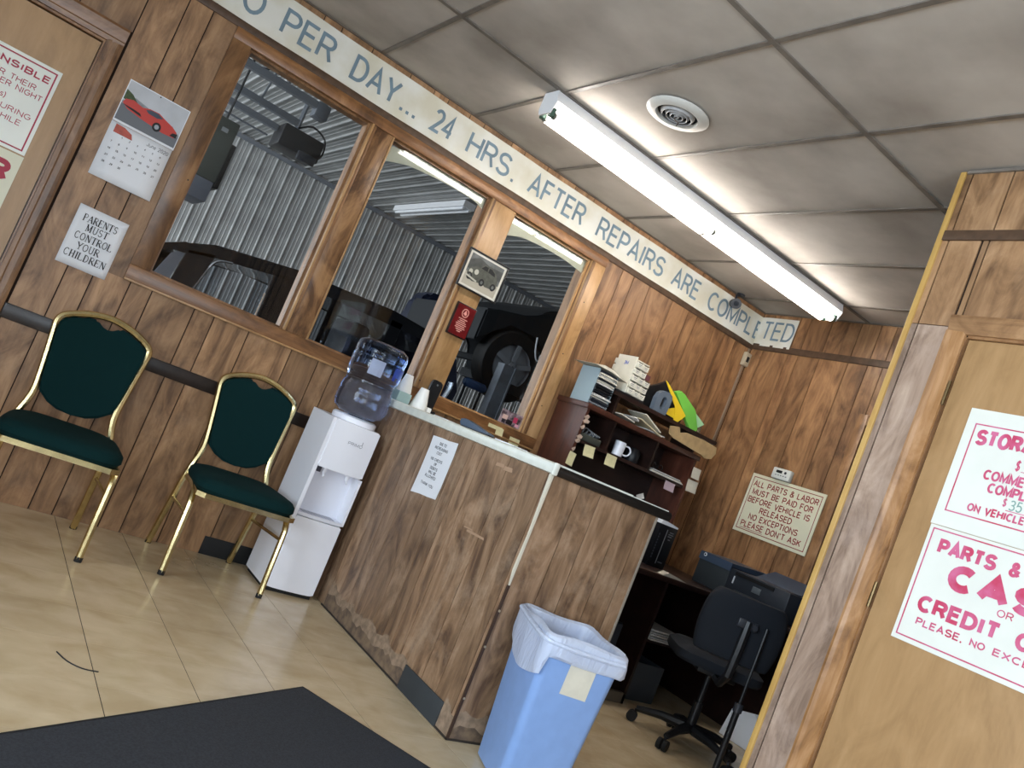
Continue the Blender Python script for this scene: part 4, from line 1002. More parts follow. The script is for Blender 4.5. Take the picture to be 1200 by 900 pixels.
def mod(loop_t, ins, zf, wob, sd):
    L_ = []
    q = [BB[i] + (BT[i]-BB[i])*loop_t for i in range(4)]
    cx, cy = (q[0]+q[1])/2, (q[2]+q[3])/2
    ob = base; bx = (BT[0]+BT[1])/2; by = (BT[2]+BT[3])/2
    for i, p in enumerate(ob):
        dx, dy = p.x-bx, p.y-by
        sx = ((q[1]-q[0])/2 - ins)/((BT[1]-BT[0])/2); sy = ((q[3]-q[2])/2 - ins)/((BT[3]-BT[2])/2)
        x = cx + dx*sx; y = cy + dy*sy
        nrm = Vector((dx, dy)).normalized()
        w_ = wob*(math.sin(i*.5+sd) + .5*math.sin(i*1.1+sd*2) + .35*rnd.uniform(-1, 1))
        L_.append((x + nrm.x*w_, y + nrm.y*w_, zf(p, i)))
    return L_
def hem(p, i):
    z = .478
    if p.x < BT[0]+.02: z = .385 + .35*(p.y+.03)**2/.04*.2          # lobe on the left face
    if p.x > BT[1]-.03: z = .478
    return z + .002*math.sin(i*.7)
loops = [mod(.80, -.016, hem, .004, 1), mod(.88, -.020, lambda p, i: (hem(p, i)+.50)/2, .005, 1.3), mod(.95, -.018, lambda p, i: .520+.003*math.sin(i), .004, 2),
         mod(1.0, -.014, lambda p, i: .552+.004*math.sin(i*.5), .0025, 3), mod(1.0, -.004, lambda p, i: .560+.004*math.sin(i*.5), .002, 3), mod(1.0, .010, lambda p, i: .552+.003*math.sin(i*.5), .003, 4),
         mod(.92, .014, lambda p, i: .50, .006, 5), mod(.75, .02, lambda p, i: .40, .009, 6), mod(.55, .03, lambda p, i: .29, .012, 7), mod(.35, .05, lambda p, i: .20, .012, 8)]
bm = BM(); loft(bm, loops, False, True); obj('liner_sheet', bm, LINER, ln, False, smooth=True)
# rolled fold standing over the rim at the front
fpts = [(BT[0]-.012, .15, .548), (BT[0]-.020, 0, .540), (BT[0]-.016, -.160, .532), (-.10, -.189, .528), (.05, -.190, .528), (.14, -.187, .532)]
Tube('fold', smoothline(fpts, 4), .009, LINER, ln, 8, False)

# ------------------------------------------------------------------ things on the counter
def cup_stack(x, y, z, r0, r1, h, label, grp='foam cups on the counter'):
    t = thing('foam_cup', label, 'cup', (x, y, z), 0, grp)
    n = 3
    Lathe('cup_body', [(r0*.0+r0, z), (r0+.002, z+.006), (r1, z+h), (r1-.004, z+h)], (x, y, 0), mat('foam_white', '#efefec', .6), t, 24)
    return t
ctz = 1.0852
tb = thing('tape_box', 'small pale teal box under a foam cup at the window end of the counter', 'box', (2.0, -.15, ctz))
Bx('carton', 1.962, 2.042, -.20, -.11, ctz, ctz+.056, mat('teal_card', '#9fb9b8', .5), tb, .004)
cup_stack(2.005, -.155, ctz+.0562, .040, .022, .098, 'white foam cup upside down on the pale teal box')
c2 = cup_stack(2.115, -.17, ctz, .048, .024, .118, 'white foam cup upside down beside the black phone')
Bx('small_dispenser', 2.160, 2.185, -.20, -.16, ctz, ctz+.03, mat('foam_white'), c2, .005)
ph = thing('desk_phone', 'black upright phone behind the foam cups', 'phone', (2.21, -.10, ctz))
bm = BM(); prism(bm, [(2.165, ctz), (2.235, ctz), (2.242, ctz+.17), (2.230, ctz+.188), (2.185, ctz+.19), (2.172, ctz+.178)], 1, -.115, -.085); bmesh.ops.bevel(bm, geom=bm.edges[:], offset=.005, segments=2, affect='EDGES'); obj('handset', bm, BLACKP, ph, smooth=True)
Bx('base', 2.150, 2.25, -.135, -.07, ctz, ctz+.02, BLACKP, ph, .004)
Lathe('speaker_hole', [(.006, -.1165), (.006, -.1155)], (2.205, 0, ctz+.165), GREY, ph, 8, 1)
st = thing('stapler', 'slate blue stapler lying near the counter edge', 'stapler', (2.02, -1.0, ctz), 0)
bm = BM(); prism(bm, [(-.86, ctz+.012), (-.855, ctz+.034), (-.90, ctz+.040), (-.98, ctz+.030), (-1.12, ctz+.012), (-1.13, ctz+.006), (-.87, ctz+.006)], 0, 1.985, 2.025); bmesh.ops.bevel(bm, geom=bm.edges[:], offset=.003, segments=2, affect='EDGES'); obj('stapler_body', bm, mat('slate_plastic', '#44566c', .35), st, smooth=True)
Bx('stapler_base', 1.988, 2.022, -1.12, -.87, ctz, ctz+.006, BLACKP, st, .001)
for i, (x, y, r) in enumerate(((2.06, -.62, .2), (2.10, -.74, -.3), (2.0, -1.30, .1))):
    o = Bx('loose_paper', -.045, .045, -.06, .06, 0, .004, [PAPER, PAPER2, PAPER][i], None, 0); o.location = (x, y, ctz+.0002); o.rotation_euler.z = r
    tag(o, ['small stack of white slips on the counter beside the phone', 'small beige paper pad on the counter between phone and stapler', 'white slip on the counter near its corner'][i], 'paper', 'loose papers on the counter')
def sticky(plane, u0, v1, w_, h_, off, m, label, tilt=0.0, curl=.008, cat='note', grp='sticky notes'):
    bm = BM(); r_ = []
    ca, sa = math.cos(tilt), math.sin(tilt)
    for i in range(4):
        a = i/3; row_ = []
        for k in range(3):
            du = (k/2)*w_; dv = -a*h_; row_.append(bm.verts.new(pt(plane, u0 + du*ca - dv*sa, v1 + du*sa + dv*ca, off - curl*a*a)))
        r_.append(row_)
    for A, B_ in zip(r_, r_[1:]):
        for k in range(2): bm.faces.new((A[k], A[k+1], B_[k+1], B_[k]))
    o = obj('sticky_note', bm, m, None); tag(o, label, cat, grp); o.modifiers.new('s', 'SOLIDIFY').thickness = .0006
    return o
sticky('A', 2.672, 1.176, .105, .022, -.024, STICK, 'thin yellow note strip stuck on the window sill', 0.0, .002)
sticky('A', 2.735, 1.172, .055, .045, -.0235, STICK, 'yellow square note hanging at the right end of the sill strip')
sticky('A', 2.850, 1.150, .078, .058, -.0235, STICK, 'yellow square note under the lower right corner of the window')
sn = thing('snapshot', 'small colour snapshot propped in the lower right corner of the right window', 'photo', (2.84, 0, 1.205))
Bx('card', 2.745, 2.905, 0.006, 0.008, 1.207, 1.292, mat('snap_base', '#a58f94', .4, noise=.5, nscale=30, color2='#3a2a2e'), sn)
for (a, b_, c, d_, m_) in ((.76, .80, .235, .262, '#d8b6a8'), (.80, .845, .212, .24, '#1d1a1c'), (.845, .875, .235, .268, '#b8385a'), (.87, .895, .216, .232, '#d69aa6'), (.765, .79, .212, .232, '#26222a')):
    flats('print', [rect(2+a, 2+b_, 1+c, 1+d_)], 'A', .0055, mat('snap'+m_, m_, .4), sn)

# ------------------------------------------------------------------ hutch with its load
hu = thing('desk_hutch', 'dark mahogany desk hutch with open compartments behind the counter', 'shelf', (3.6, -.18, .75))
hx0, hx1, hy0, hy1 = 3.085, 4.10, -.325, -.022
hz = .752
Bx('side_panel', hx0, hx0+.02, hy0, hy1, hz, 1.478, MAHOG, hu); Bx('side_panel', hx1-.02, hx1, hy0, hy1, hz, 1.478, MAHOG, hu)
Bx('back_panel', hx0+.02, hx1-.02, hy1-.006, hy1, hz, 1.478, DWOOD, hu)
Bx('top_board', hx0-.015, hx1+.012, hy0-.012, hy1, 1.478, 1.510, MAHOG, hu, .002)
Bx('shelf_board', hx0+.02, hx1-.02, hy0+.01, hy1-.006, 1.272, 1.292, DWOOD, hu)
for x in (3.345, 3.735): Bx('divider', x-.008, x+.008, hy0+.015, hy1-.006, 1.292, 1.478, DWOOD, hu)
# upper shelf
Bx('riser', 3.300, 3.318, -.290, -.03, 1.510, 1.628, DWOOD, hu); Bx('riser', 4.10, 4.118, -.25, -.03, 1.510, 1.628, DWOOD, hu)
Bx('upper_board', 3.246, 4.235, -.305, -.03, 1.628, 1.652, DWOOD, hu)
# torn veneer on the left edge
TR = TORN
for i, (z, l) in enumerate(((1.425, .05), (1.40, .07), (1.36, .04), (1.30, .06), (1.275, .05), (1.22, .03))):
    bm = BM(); prism(bm, [(hx0-.004, z), (hx0+.01, z-.012), (hx0+l*.6, z-.006), (hx0+l*.7, z+.010), (hx0+.02, z+.018)], 1, hy0-.004, hy0-.0005); obj('torn_veneer', bm, TR, hu)
HT = 1.5105
fb = thing('file_box', 'grey-blue magazine box stuffed with papers on the left end of the hutch', 'box', (3.06, -.17, HT))
Bx('side_wall', 3.085, 3.088, -.30, -.12, HT+.001, HT+.222, mat('box_blue', '#93a5ac', .5), fb); Bx('side_wall', 3.236, 3.239, -.30, -.12, HT, HT+.215, mat('box_blue'), fb)
Bx('rear_wall', 3.0881, 3.2359, -.122, -.12, HT, HT+.215, mat('box_blue'), fb); Bx('bottom_wall', 3.0881, 3.2359, -.30, -.1221, HT, HT+.003, mat('box_blue'), fb)
bm = BM(); prism(bm, [(3.02, HT+.228), (3.09, HT+.245), (3.16, HT+.243), (3.26, HT+.218), (3.30, HT+.210), (3.17, HT+.226)], 1, -.32, -.10); obj('paper_flap', bm, PAPER2, fb)
rb = random.Random(5); z = HT+.005
while z < HT+.205:
    th__ = rb.uniform(.004, .013); y_ = -.300-rb.uniform(0, .022)
    bm = BM(); dz_ = rb.uniform(-.006, .006); x1_ = 3.2355-rb.uniform(0, .01)
    prism(bm, [(3.0885, z), (x1_, z+dz_*.4), (x1_, z+th__*.8+dz_*.4), (3.16, z+th__+.001), (3.0885, z+th__*.9)], 1, y_, -.13)
    obj('paper_bundle', bm, rb.choice([PAP, DKGREY, BLACKP, PAPER2, BLACKP, GREY]), fb); z += th__ + .003
tr_ = thing('letter_tray', 'flat black tray under the white drawer carton', 'tray', (3.32, -.2, 1.652))
Bx('tray_body', 3.26, 3.50, -.30, -.06, 1.6525, 1.668, BLACKP, tr_, .003)
cz = 1.669
cb = thing('drawer_carton', 'white carton with rows of small labelled boxes on top of the hutch', 'carton', (3.33, -.2, cz))
IV = mat('ivory_card', '#d9d6c6', .5, noise=.08, nscale=15)
bm = BM(); box(bm, 3.330, 3.336, -.29, -.11, cz, cz+.235); box(bm, 3.336, 3.45, -.285, -.11, cz+.216, cz+.222); obj('carton_body', bm, IV, cb)
text('3M', 'X', .185, .225, cz+.175, cz+.200, 3.3292, mat('blue_print', '#4c63b0', .5), cb, .03)
for col in range(3):
    for r in range(5 if col < 2 else 3):
        x = 3.337 + col*.057; z = cz + .003 + r*.0425
        y0_ = -.30 + col*.006 + (.004 if r % 2 else 0)
        bx_ = Bx('small_box', x, x+.052, y0_, -.08, z, z+.036, IV, cb, .001)
        flats('print', [rect(x+.012, x+.04, z+.020, z+.0235), rect(x+.016, x+.036, z+.012, z+.0145)], 'A', y0_-.0006, GREY, bx_)
        flats('print', [rect(x+.006, x+.044, z+.0315, z+.0355)], 'A', y0_-.0006, BLK, bx_)
Bx('small_box', 3.455, 3.490, -.285, -.10, cz+.132, cz+.165, mat('maroon_box', '#6a3a40', .5), cb)
# black folder, grey dispenser, yellow and green folders
uz = 1.6525
def plate(nm, pts, y0_, y1_, m, par):
    bm = BM(); prism(bm, pts, 1, y0_, y1_); return obj(nm, bm, m, par)
t = thing('black_folder', 'black folders leaning behind the grey tape dispenser', 'folder', (3.75, -.18, uz))
plate('cover', [(3.600, 1.80), (3.659, 1.834), (3.722, 1.880), (3.898, 1.758), (3.955, 1.70), (3.95, uz+.001), (3.56, uz+.001), (3.57, 1.74)], -.20, -.17, BLACKP, t)
td = thing('tape_dispenser', 'grey plastic tape dispenser with an oval hole in front of the black folder', 'tape dispenser', (3.6, -.26, uz))
outer = [(3.600, 1.735), (3.612, 1.772), (3.632, 1.790), (3.660, 1.799), (3.692, 1.799), (3.722, 1.788), (3.733, 1.765), (3.732, 1.72), (3.724, uz+.001), (3.700, uz+.001), (3.640, uz+.001), (3.604, uz+.001)]
inner = [(3.650, 1.735), (3.652, 1.750), (3.660, 1.760), (3.672, 1.764), (3.684, 1.760), (3.692, 1.750), (3.694, 1.73), (3.692, 1.70), (3.684, 1.686), (3.670, 1.680), (3.658, 1.686), (3.650, 1.70)]
bm = BM(); n_ = 12
vo = [[bm.verts.new((u, y, v)) for u, v in outer] for y in (-.285, -.25)]; vi = [[bm.verts.new((u, y, v)) for u, v in inner] for y in (-.285, -.25)]
for k in range(n_):
    k2 = (k+1) % n_
    bm.faces.new((vo[0][k], vo[0][k2], vi[0][k2], vi[0][k])); bm.faces.new((vo[1][k2], vo[1][k], vi[1][k], vi[1][k2]))
    bm.faces.new((vo[0][k2], vo[0][k], vo[1][k], vo[1][k2])); bm.faces.new((vi[0][k], vi[0][k2], vi[1][k2], vi[1][k]))
obj('ring_body', bm, mat('slate_grey', '#5f6a76', .4), td)
t = thing('yellow_folder', 'bright yellow folder leaning among the folders on the hutch', 'folder', (3.85, -.24, uz))
plate('cover', [(3.659, 1.869), (3.679, 1.865), (3.80, 1.800), (3.935, 1.722), (3.912, 1.690), (3.880, uz+.001), (3.850, uz+.001), (3.819, 1.742)], -.245, -.239, mat('yellow_card', '#ecc92c', .45), t)
plate('cover_flap', [(3.737, 1.698), (3.828, 1.740), (3.847, 1.729), (3.853, uz+.02), (3.753, 1.677)], -.2385, -.236, mat('yellow_card'), t)
t = thing('green_folder', 'lime green plastic folder leaning right of the yellow folder', 'folder', (4.0, -.22, uz))
bm = BM(); prism(bm, [(3.772, 1.832), (3.833, 1.861), (3.866, 1.850), (4.02, 1.79), (4.10, 1.68), (4.09, uz+.001), (4.02, uz+.001), (3.960, 1.702), (3.861, 1.781)], 1, -.235, -.205); bmesh.ops.bevel(bm, geom=bm.edges[:], offset=.008, segments=2, affect='EDGES'); obj('cover', bm, mat('lime_plastic', '#74c24e', .3), t, smooth=True)
plate('inner_sheets', [(3.84, 1.852), (3.87, 1.846), (4.168, 1.735), (4.115, 1.691), (4.08, uz+.001), (4.03, uz+.001)], -.204, -.198, mat('green_white', '#a9dcae', .5), t)
gd = Bx('clear_plastic_sleeve', 4.06, 4.20, -.16, -.155, uz, uz+.10, mat('clear_sleeve', '#7f8f84', .3, alpha=.4), None); tag(gd, 'clear plastic sleeve at the right end of the upper shelf', 'sleeve')
# papers and torn cardboard between the boards
t = thing('paper_stack', 'loose cream papers pushed between the hutch top and upper shelf', 'papers', (3.6, -.25, HT))
for i, (x0_, x1_, z_, ry) in enumerate(((3.34, 3.46, .012, .10), (3.47, 3.50, .03, .5), (3.52, 3.74, .005, .22), (3.55, 3.73, .03, .36), (3.60, 3.78, .012, -.02))):
    M = Matrix.Translation(((x0_+x1_)/2, 0, HT+z_+abs(ry)*(x1_-x0_)/2)) @ Matrix.Rotation(ry, 4, 'Y')
    bm = BM(); box(bm, -(x1_-x0_)/2, (x1_-x0_)/2, -.335+.01*i, -.12, -.003, .004, M); obj('sheet', bm, [PAPER2, PAP, mat('kraft', '#c9bd9c', .7), PAPER2, PAP][i], t)
cd = thing('torn_cardboard', 'torn piece of tan cardboard sticking out of the hutch shelf', 'cardboard', (3.95, -.3, HT))
pts = [(3.74, HT+.093), (3.815, HT+.112), (3.841, HT+.080), (3.90, HT+.10), (4.06, HT+.108), (4.20, HT+.10), (4.215, HT+.06), (4.19, HT+.015), (4.13, HT-.0), (4.09, HT+.012), (3.95, HT+.02), (3.80, HT+.03), (3.755, HT+.045)]
bm = BM(); prism(bm, pts, 1, -.352, -.342); obj('cardboard_sheet', bm, CARD, cd)
# in the compartments
t = thing('cable_bundle', 'tangle of grey cables and a small dark case in the left compartment', 'cables', (3.21, -.25, 1.292))
Bx('dark_case', 3.13, 3.30, -.30, -.16, 1.2925, 1.335, mat('olive_case', '#3d3f38', .6), t, .006)
for k in range(4):
    Tube('cable', smoothline([(3.14+.03*k, -.29, 1.338), (3.18+.03*k, -.26, 1.372-.006*k), (3.22+.02*k, -.29, 1.35), (3.20+.03*k, -.24, 1.34)]), .0045, GREY, t, 6)
mg = thing('mug', 'white ceramic mug in the middle compartment', 'mug', (3.475, -.27, 1.2925))
Lathe('mug_body', [(.030, 1.2925), (.034, 1.295), (.037, 1.385), (.034, 1.385), (.031, 1.300), (0, 1.299)], (3.475, -.27, 0), mat('ceramic', '#cfd2da', .25), mg, 24)
Tube('handle', smoothline([(3.508, -.275, 1.368), (3.535, -.29, 1.370), (3.552, -.298, 1.345), (3.538, -.292, 1.315), (3.506, -.275, 1.312)]), .0055, mat('ceramic'), mg, 8)
t = thing('ink_bottle', 'dark round jar beside the white mug', 'jar', (3.63, -.24, 1.2925)); Lathe('jar_body', [(.04, 1.2925), (.045, 1.30), (.045, 1.36), (.03, 1.385)], (3.63, -.24, 0), BLACKP, t, 20)
t = thing('magazine', 'folded grey papers lying in the right compartment', 'papers', (3.90, -.22, 1.2925))
for k in range(4): Bx('sheet', 3.755+.012*k, 4.06, -.32+.01*k, -.08, 1.2926+.006*k, 1.2976+.006*k, [PAP, PAPER2, GREY, PAP][k], t)
t = thing('eyeglasses', 'dark folded eyeglasses on the papers in the right compartment', 'glasses', (3.86, -.24, 1.318))
for x in (3.83, 3.885): Tube('rim', [(x+.022*math.cos(a), -.25, 1.340+.016*math.sin(a)) for a in [2*math.pi*k/14 for k in range(14)]], .0025, BLACKP, t, 5, closed=True)
Tube('temple_arm', smoothline([(3.81, -.25, 1.34), (3.80, -.18, 1.33), (3.86, -.12, 1.325)]), .0025, BLACKP, t, 5)
so2 = hy0-.004
sticky('A', 3.165, 1.276, .085, .068, so2, STICK, 'curling yellow note under the cable compartment', .05, .012)
sticky('A', 3.352, 1.281, .088, .070, so2, STICK, 'pale yellow note below the mug')
sticky('A', 3.895, 1.276, .095, .056, so2, STICKP, 'pinkish note below the folded papers', -.02)
sticky('A', 4.082, 1.345, .098, .078, so2-.002, PAPER2, 'white note at the right corner of the hutch, lower of two', .03)
sticky('A', 4.088, 1.432, .078, .072, so2-.002, PAPER2, 'beige note at the right corner of the hutch, upper of two')
sticky('A', 3.078, 1.205, .055, .080, so2, STICK, 'small crumpled note low on the left edge of the hutch', -.1)
sticky('A', 3.70, 1.115, .06, .035, YB*0-.33, PAP, 'small grey triangular paper in the dark lower part of the hutch', .5)

# ------------------------------------------------------------------ desk
dk = thing('corner_desk', 'dark wood corner desk against the panelled walls', 'desk', (3.9, -.6, 0))
Bx('desktop', 3.02, 4.545, -.93, -.012, .72, .75, DWOOD, dk, .003)
Bx('desktop', 4.10, 4.545, -1.95, -.931, .72, .75, DWOOD, dk, .003)
for (a, b_, c, d_) in ((3.05, 3.07, -.90, -.02), (3.62, 3.64, -.90, -.02), (4.52, 4.54, -1.92, -.02)): Bx('side_panel', a, b_, c, d_, 0.001, .72, DWOOD, dk)
Bx('side_panel', 4.12, 4.52, -1.93, -1.91, .001, .72, DWOOD, dk)
Bx('modesty_panel', 3.64, 4.52, -.10, -.085, .10, .72, DWOOD, dk)
Bx('plinth', 3.05, 3.64, -.90, -.87, .001, .06, mat('plinth', '#5f5548', .6), dk)
Bx('low_shelf', 3.64, 3.98, -.86, -.30, .36, .378, DWOOD, dk)
for k in range(3): Bx('drawer_front', 4.12, 4.138, -1.88, -1.42, .08+.21*k, .27+.21*k, DWOOD, dk, .003)
t = thing('paper_pile', 'pile of grey papers on the low shelf under the desk', 'papers', (3.8, -.7, .378))
for k in range(7): Bx('sheet', 3.68+.006*(k % 3), 3.95-.008*(k % 2), -.88+.015*(k % 3), -.50, .3785+.009*k, .3865+.009*k, PAP, t)
t = thing('computer_tower', 'black computer tower under the left part of the desk', 'computer', (3.4, -.6, 0))
Bx('case', 3.28, 3.48, -.84, -.40, .001, .42, BLACKP, t, .004); Bx('front_bezel', 3.285, 3.475, -.848, -.8405, .01, .41, DKGREY, t)
for k in range(4): Bx('grille_slot', 3.31, 3.45, -.851, -.8485, .06+.03*k, .072+.03*k, GREY, t)
bb = thing('black_binder_box', 'black upright box with a white top edge standing on the desk', 'box', (3.78, -.56, .75))
Bx('box_body', 3.70, 3.855, -.62, -.46, .7505, 1.012, mat('binder_black', '#101318', .35), bb, .003)
bm = BM(); prism(bm, [(3.70, 1.012), (3.855, 1.012), (3.858, 1.022), (3.80, 1.030), (3.715, 1.040)], 1, -.615, -.47); obj('paper_top', bm, PAPER, bb)
Bx('white_line', 3.768, 3.774, -.6212, -.6202, .775, .99, mat('line_grey', '#777a7e', .5), bb)
for (a, b_, c) in ((3.795, 3.83, .975), (3.79, 3.832, .962), (3.79, 3.825, .949), (3.80, 3.82, .93), (3.785, 3.825, .785)): flats('print', [rect(a, b_, c, c+.006)], 'A', -.6206, GREY, bb)
flats('print', [rect(3.712, 3.722, .80+.018*k, .812+.018*k) for k in range(9)], 'A', -.6206, mat('dim_print', '#3c4048', .5), bb)
t = thing('crumpled_paper', 'crumpled white paper strip on the front edge of the desk', 'paper', (3.62, -.9, .75))
bm = BM(); prism(bm, [(3.56, .7505), (3.60, .772), (3.66, .766), (3.70, .760), (3.76, .7505)], 1, -.91, -.86); obj('sheet', bm, PAPER2, t)

# printer
pr = thing('laser_printer', 'bulky dark grey office printer on the desk against the far wall', 'printer', (4.3, -.9, .75))
PB = mat('printer_body', '#262b33', .45); PB2 = mat('printer_lid', '#39475a', .4); PB3 = mat('printer_face', '#30363a', .5)
Bx('body', 4.19, 4.53, -1.27, -.82, .7505, .925, PB, pr, .008); Bx('body', 4.19, 4.53, -.82, -.56, .7505, .935, PB3, pr, .006)
bm = BM(); prism(bm, [(4.185, .900), (4.19, .950), (4.52, .965), (4.53, .925)], 1, -.82, -.555); obj('scanner_lid', bm, PB2, pr)
Bx('output_slot', 4.183, 4.195, -1.16, -.87, .895, .915, mat('slot', '#0a0a0b', .6), pr); Bx('control_panel', 4.182, 4.19, -1.08, -1.02, .84, .875, mat('lcd', '#5a6166', .3), pr, .001)
Bx('paper_edge', 4.183, 4.19, -.872, -.866, .84, .885, PAPER, pr); Bx('cassette', 4.180, 4.19, -1.20, -.90, .762, .81, PB3, pr, .003)
Lathe('power_button', [(.012, -.002), (.012, .002)], (4.186, -.60, .935), mat('button_white', '#dfe6ee', .3), pr, 14, 0); Lathe('button_ring', [(.006, -.004), (.006, -.002)], (4.186, -.60, .935), PB, pr, 10, 0)
bm = BM(); prism(bm, [(4.20, .925), (4.36, .930), (4.52, 1.0), (4.52, .985), (4.36, .925)], 1, -1.22, -.88); obj('document_support', bm, PB2, pr)
# wire rack with papers
rk = thing('wire_rack', 'thin wire desk rack holding white papers right of the printer', 'rack', (4.2, -1.6, .75))
for y in (-1.40, -1.70):
    Tube('wire', [(4.12, y, .755), (4.12, y, .98)], .0035, CHROME, rk, 6); Tube('wire', [(4.46, y, .755), (4.46, y, .98)], .0035, CHROME, rk, 6)
for z in (.84, .98):
    Tube('wire', [(4.12, -1.40, z), (4.12, -1.70, z)], .003, CHROME, rk, 6); Tube('wire', [(4.12, -1.40, z), (4.46, -1.40, z)], .003, CHROME, rk, 6)
Tube('wire', [(4.12, -1.70, .98), (4.12, -1.85, 1.05)], .0035, CHROME, rk, 6)
t = thing('white_papers', 'white papers lying on the desk in front of the wire rack', 'papers', (4.1, -1.5, .75))
for k in range(4): Bx('sheet', 4.13+.006*k, 4.40, -1.68+.02*k, -1.44+.005*k, .7505+.004*k, .7535+.004*k, PAPER, t)
fl = thing('paper_files', 'white paper files standing on the floor by the far wall', 'papers', (4.4, -1.15, 0))
for k in range(3):
    M = Matrix.Translation((4.34+.05*k, -1.17, .001)) @ Matrix.Rotation(.25, 4, 'Y')
    bm = BM(); prism(bm, [(-.13, .0), (.13, .0), (.13, .16), (-.02, .20), (-.13, .13)], 0, -.004, .004); bmesh.ops.transform(bm, matrix=M, verts=bm.verts); obj('file_sheet', bm, PAPER, fl)

# office chair
oc = thing('office_chair', 'black and navy swivel office chair seen from behind at the desk', 'chair', (3.66, -1.36, 0), math.radians(-36))
NV = mat('navy_fabric', '#10161f', .85, bump=.2, bscale=300)
for k in range(5):
    a = math.radians(72*k + 20); ca, sa = math.cos(a), math.sin(a)
    bm = BM(); tube(bm, [(0.03*ca, .03*sa, .10), (.15*ca, .15*sa, .095), (.28*ca, .28*sa, .07)], [.028, .022, .016], 8); l = obj('base_arm', bm, BLACKP, oc, False, True)
    Tube('caster_stem', [(.28*ca, .28*sa, .07), (.28*ca, .28*sa, .045)], .008, BLACKP, l, 6, False)
    for s_ in (-1, 1):
        c_ = Vector((.29*ca - s_*.016*sa, .29*sa + s_*.016*ca, .028)); ax_ = Vector((-sa, ca, 0))
        Tube('caster_wheel', [c_ - ax_*.010, c_ + ax_*.010], .0275, RUB, l, 14, False)
Tube('gas_column', [(0, 0, .08), (0, 0, .24), (0, 0, .24), (0, 0, .42)], [.026, .026, .015, .015], BLACKP, oc, 12, False)
Bx('mechanism', -.10, .10, -.12, .08, .40, .43, BLACKP, oc, .006, False)
bm = BM(); rrx = [rrect(-.23, .23, -.20, .24, .10, z, 6) for z in (.43, .445, .48, .50)]; rrx[0] = rrect(-.22, .22, -.19, .23, .10, .43, 6); rrx[3] = rrect(-.20, .20, -.17, .21, .09, .502, 6); loft(bm, rrx, True, True); obj('seat', bm, NV, oc, False, True)
bm = BM(); rows = []
for i in range(9):
    z = .52 + .33*i/8; hw = .215*(1 - .03*(i-4)**2/4) if i < 6 else .215*(.97, .93, .78)[i-6]
    if i == 0: hw = .19
    rows.append([(hw*math.sin(math.radians(-90+180*k/8)), -.235 + .05*(1-math.cos(math.radians(-90+180*k/8)))*1.0 - .02*i/8, z) for k in range(9)])
F_ = [[bm.verts.new(p) for p in r] for r in rows]; Bk = [[bm.verts.new((p[0], p[1]-.045, p[2])) for p in r] for r in rows]
for A in (F_, Bk):
    for a, b_ in zip(A, A[1:]):
        for k in range(8): bm.faces.new((a[k], a[k+1], b_[k+1], b_[k]))
for i in range(8):
    bm.faces.new((F_[i][0], F_[i+1][0], Bk[i+1][0], Bk[i][0])); bm.faces.new((F_[i][8], Bk[i][8], Bk[i+1][8], F_[i+1][8]))
for k in range(8):
    bm.faces.new((F_[0][k], Bk[0][k], Bk[0][k+1], F_[0][k+1])); bm.faces.new((F_[8][k], F_[8][k+1], Bk[8][k+1], Bk[8][k]))
bk = obj('backrest', bm, NV, oc, False, True); sm_ = bk.modifiers.new('s', 'SUBSURF'); sm_.levels = 1; sm_.render_levels = 1
bm = BM(); tube(bm, [(0, -.05, .41), (0, -.20, .40), (0, -.285, .46), (0, -.300, .62), (0, -.302, .74)], [.02, .022, .022, .024, .02], 8); obj('back_bracket', bm, BLACKP, oc, False, True)
Bx('adjuster_plate', -.05, .05, -.312, -.29, .70, .745, DKGREY, oc, .006, False); Lathe('knob', [(.014, -.33), (.016, -.312)], (.03, 0, .722), DKGREY, oc, 12, 1, False)
pl_ = thing('metal_pole', 'thin black pole standing on the floor beside the office chair', 'pole', (3.56, -1.66, 0))
Tube('shaft', [(3.56, -1.66, .012), (3.56, -1.66, .34)], .016, BLACKP, pl_, 10); Tube('shaft', [(3.56, -1.66, .34), (3.56, -1.66, .74)], .008, BLACKP, pl_, 8); Tube('foot', [(3.56, -1.66, 0), (3.56, -1.66, .012)], .024, RUB, pl_, 12); Tube('clamp', [(3.56, -1.66, .32), (3.56, -1.66, .36)], .022, DKGREY, pl_, 10)
t = thing('storage_crate', 'dark grey plastic crate on the floor under the desk', 'crate', (3.9, -.75, 0))
for (a, b_, c, d_) in ((3.74, 3.98, -.80, -.79), (3.74, 3.98, -.55, -.54), (3.74, 3.75, -.79, -.55), (3.97, 3.98, -.79, -.55)): Bx('crate_wall', a, b_, c, d_, .001, .22, mat('crate', '#3a3f45', .5), t)
Bx('crate_floor', 3.75, 3.97, -.79, -.55, .001, .006, mat('crate'), t)

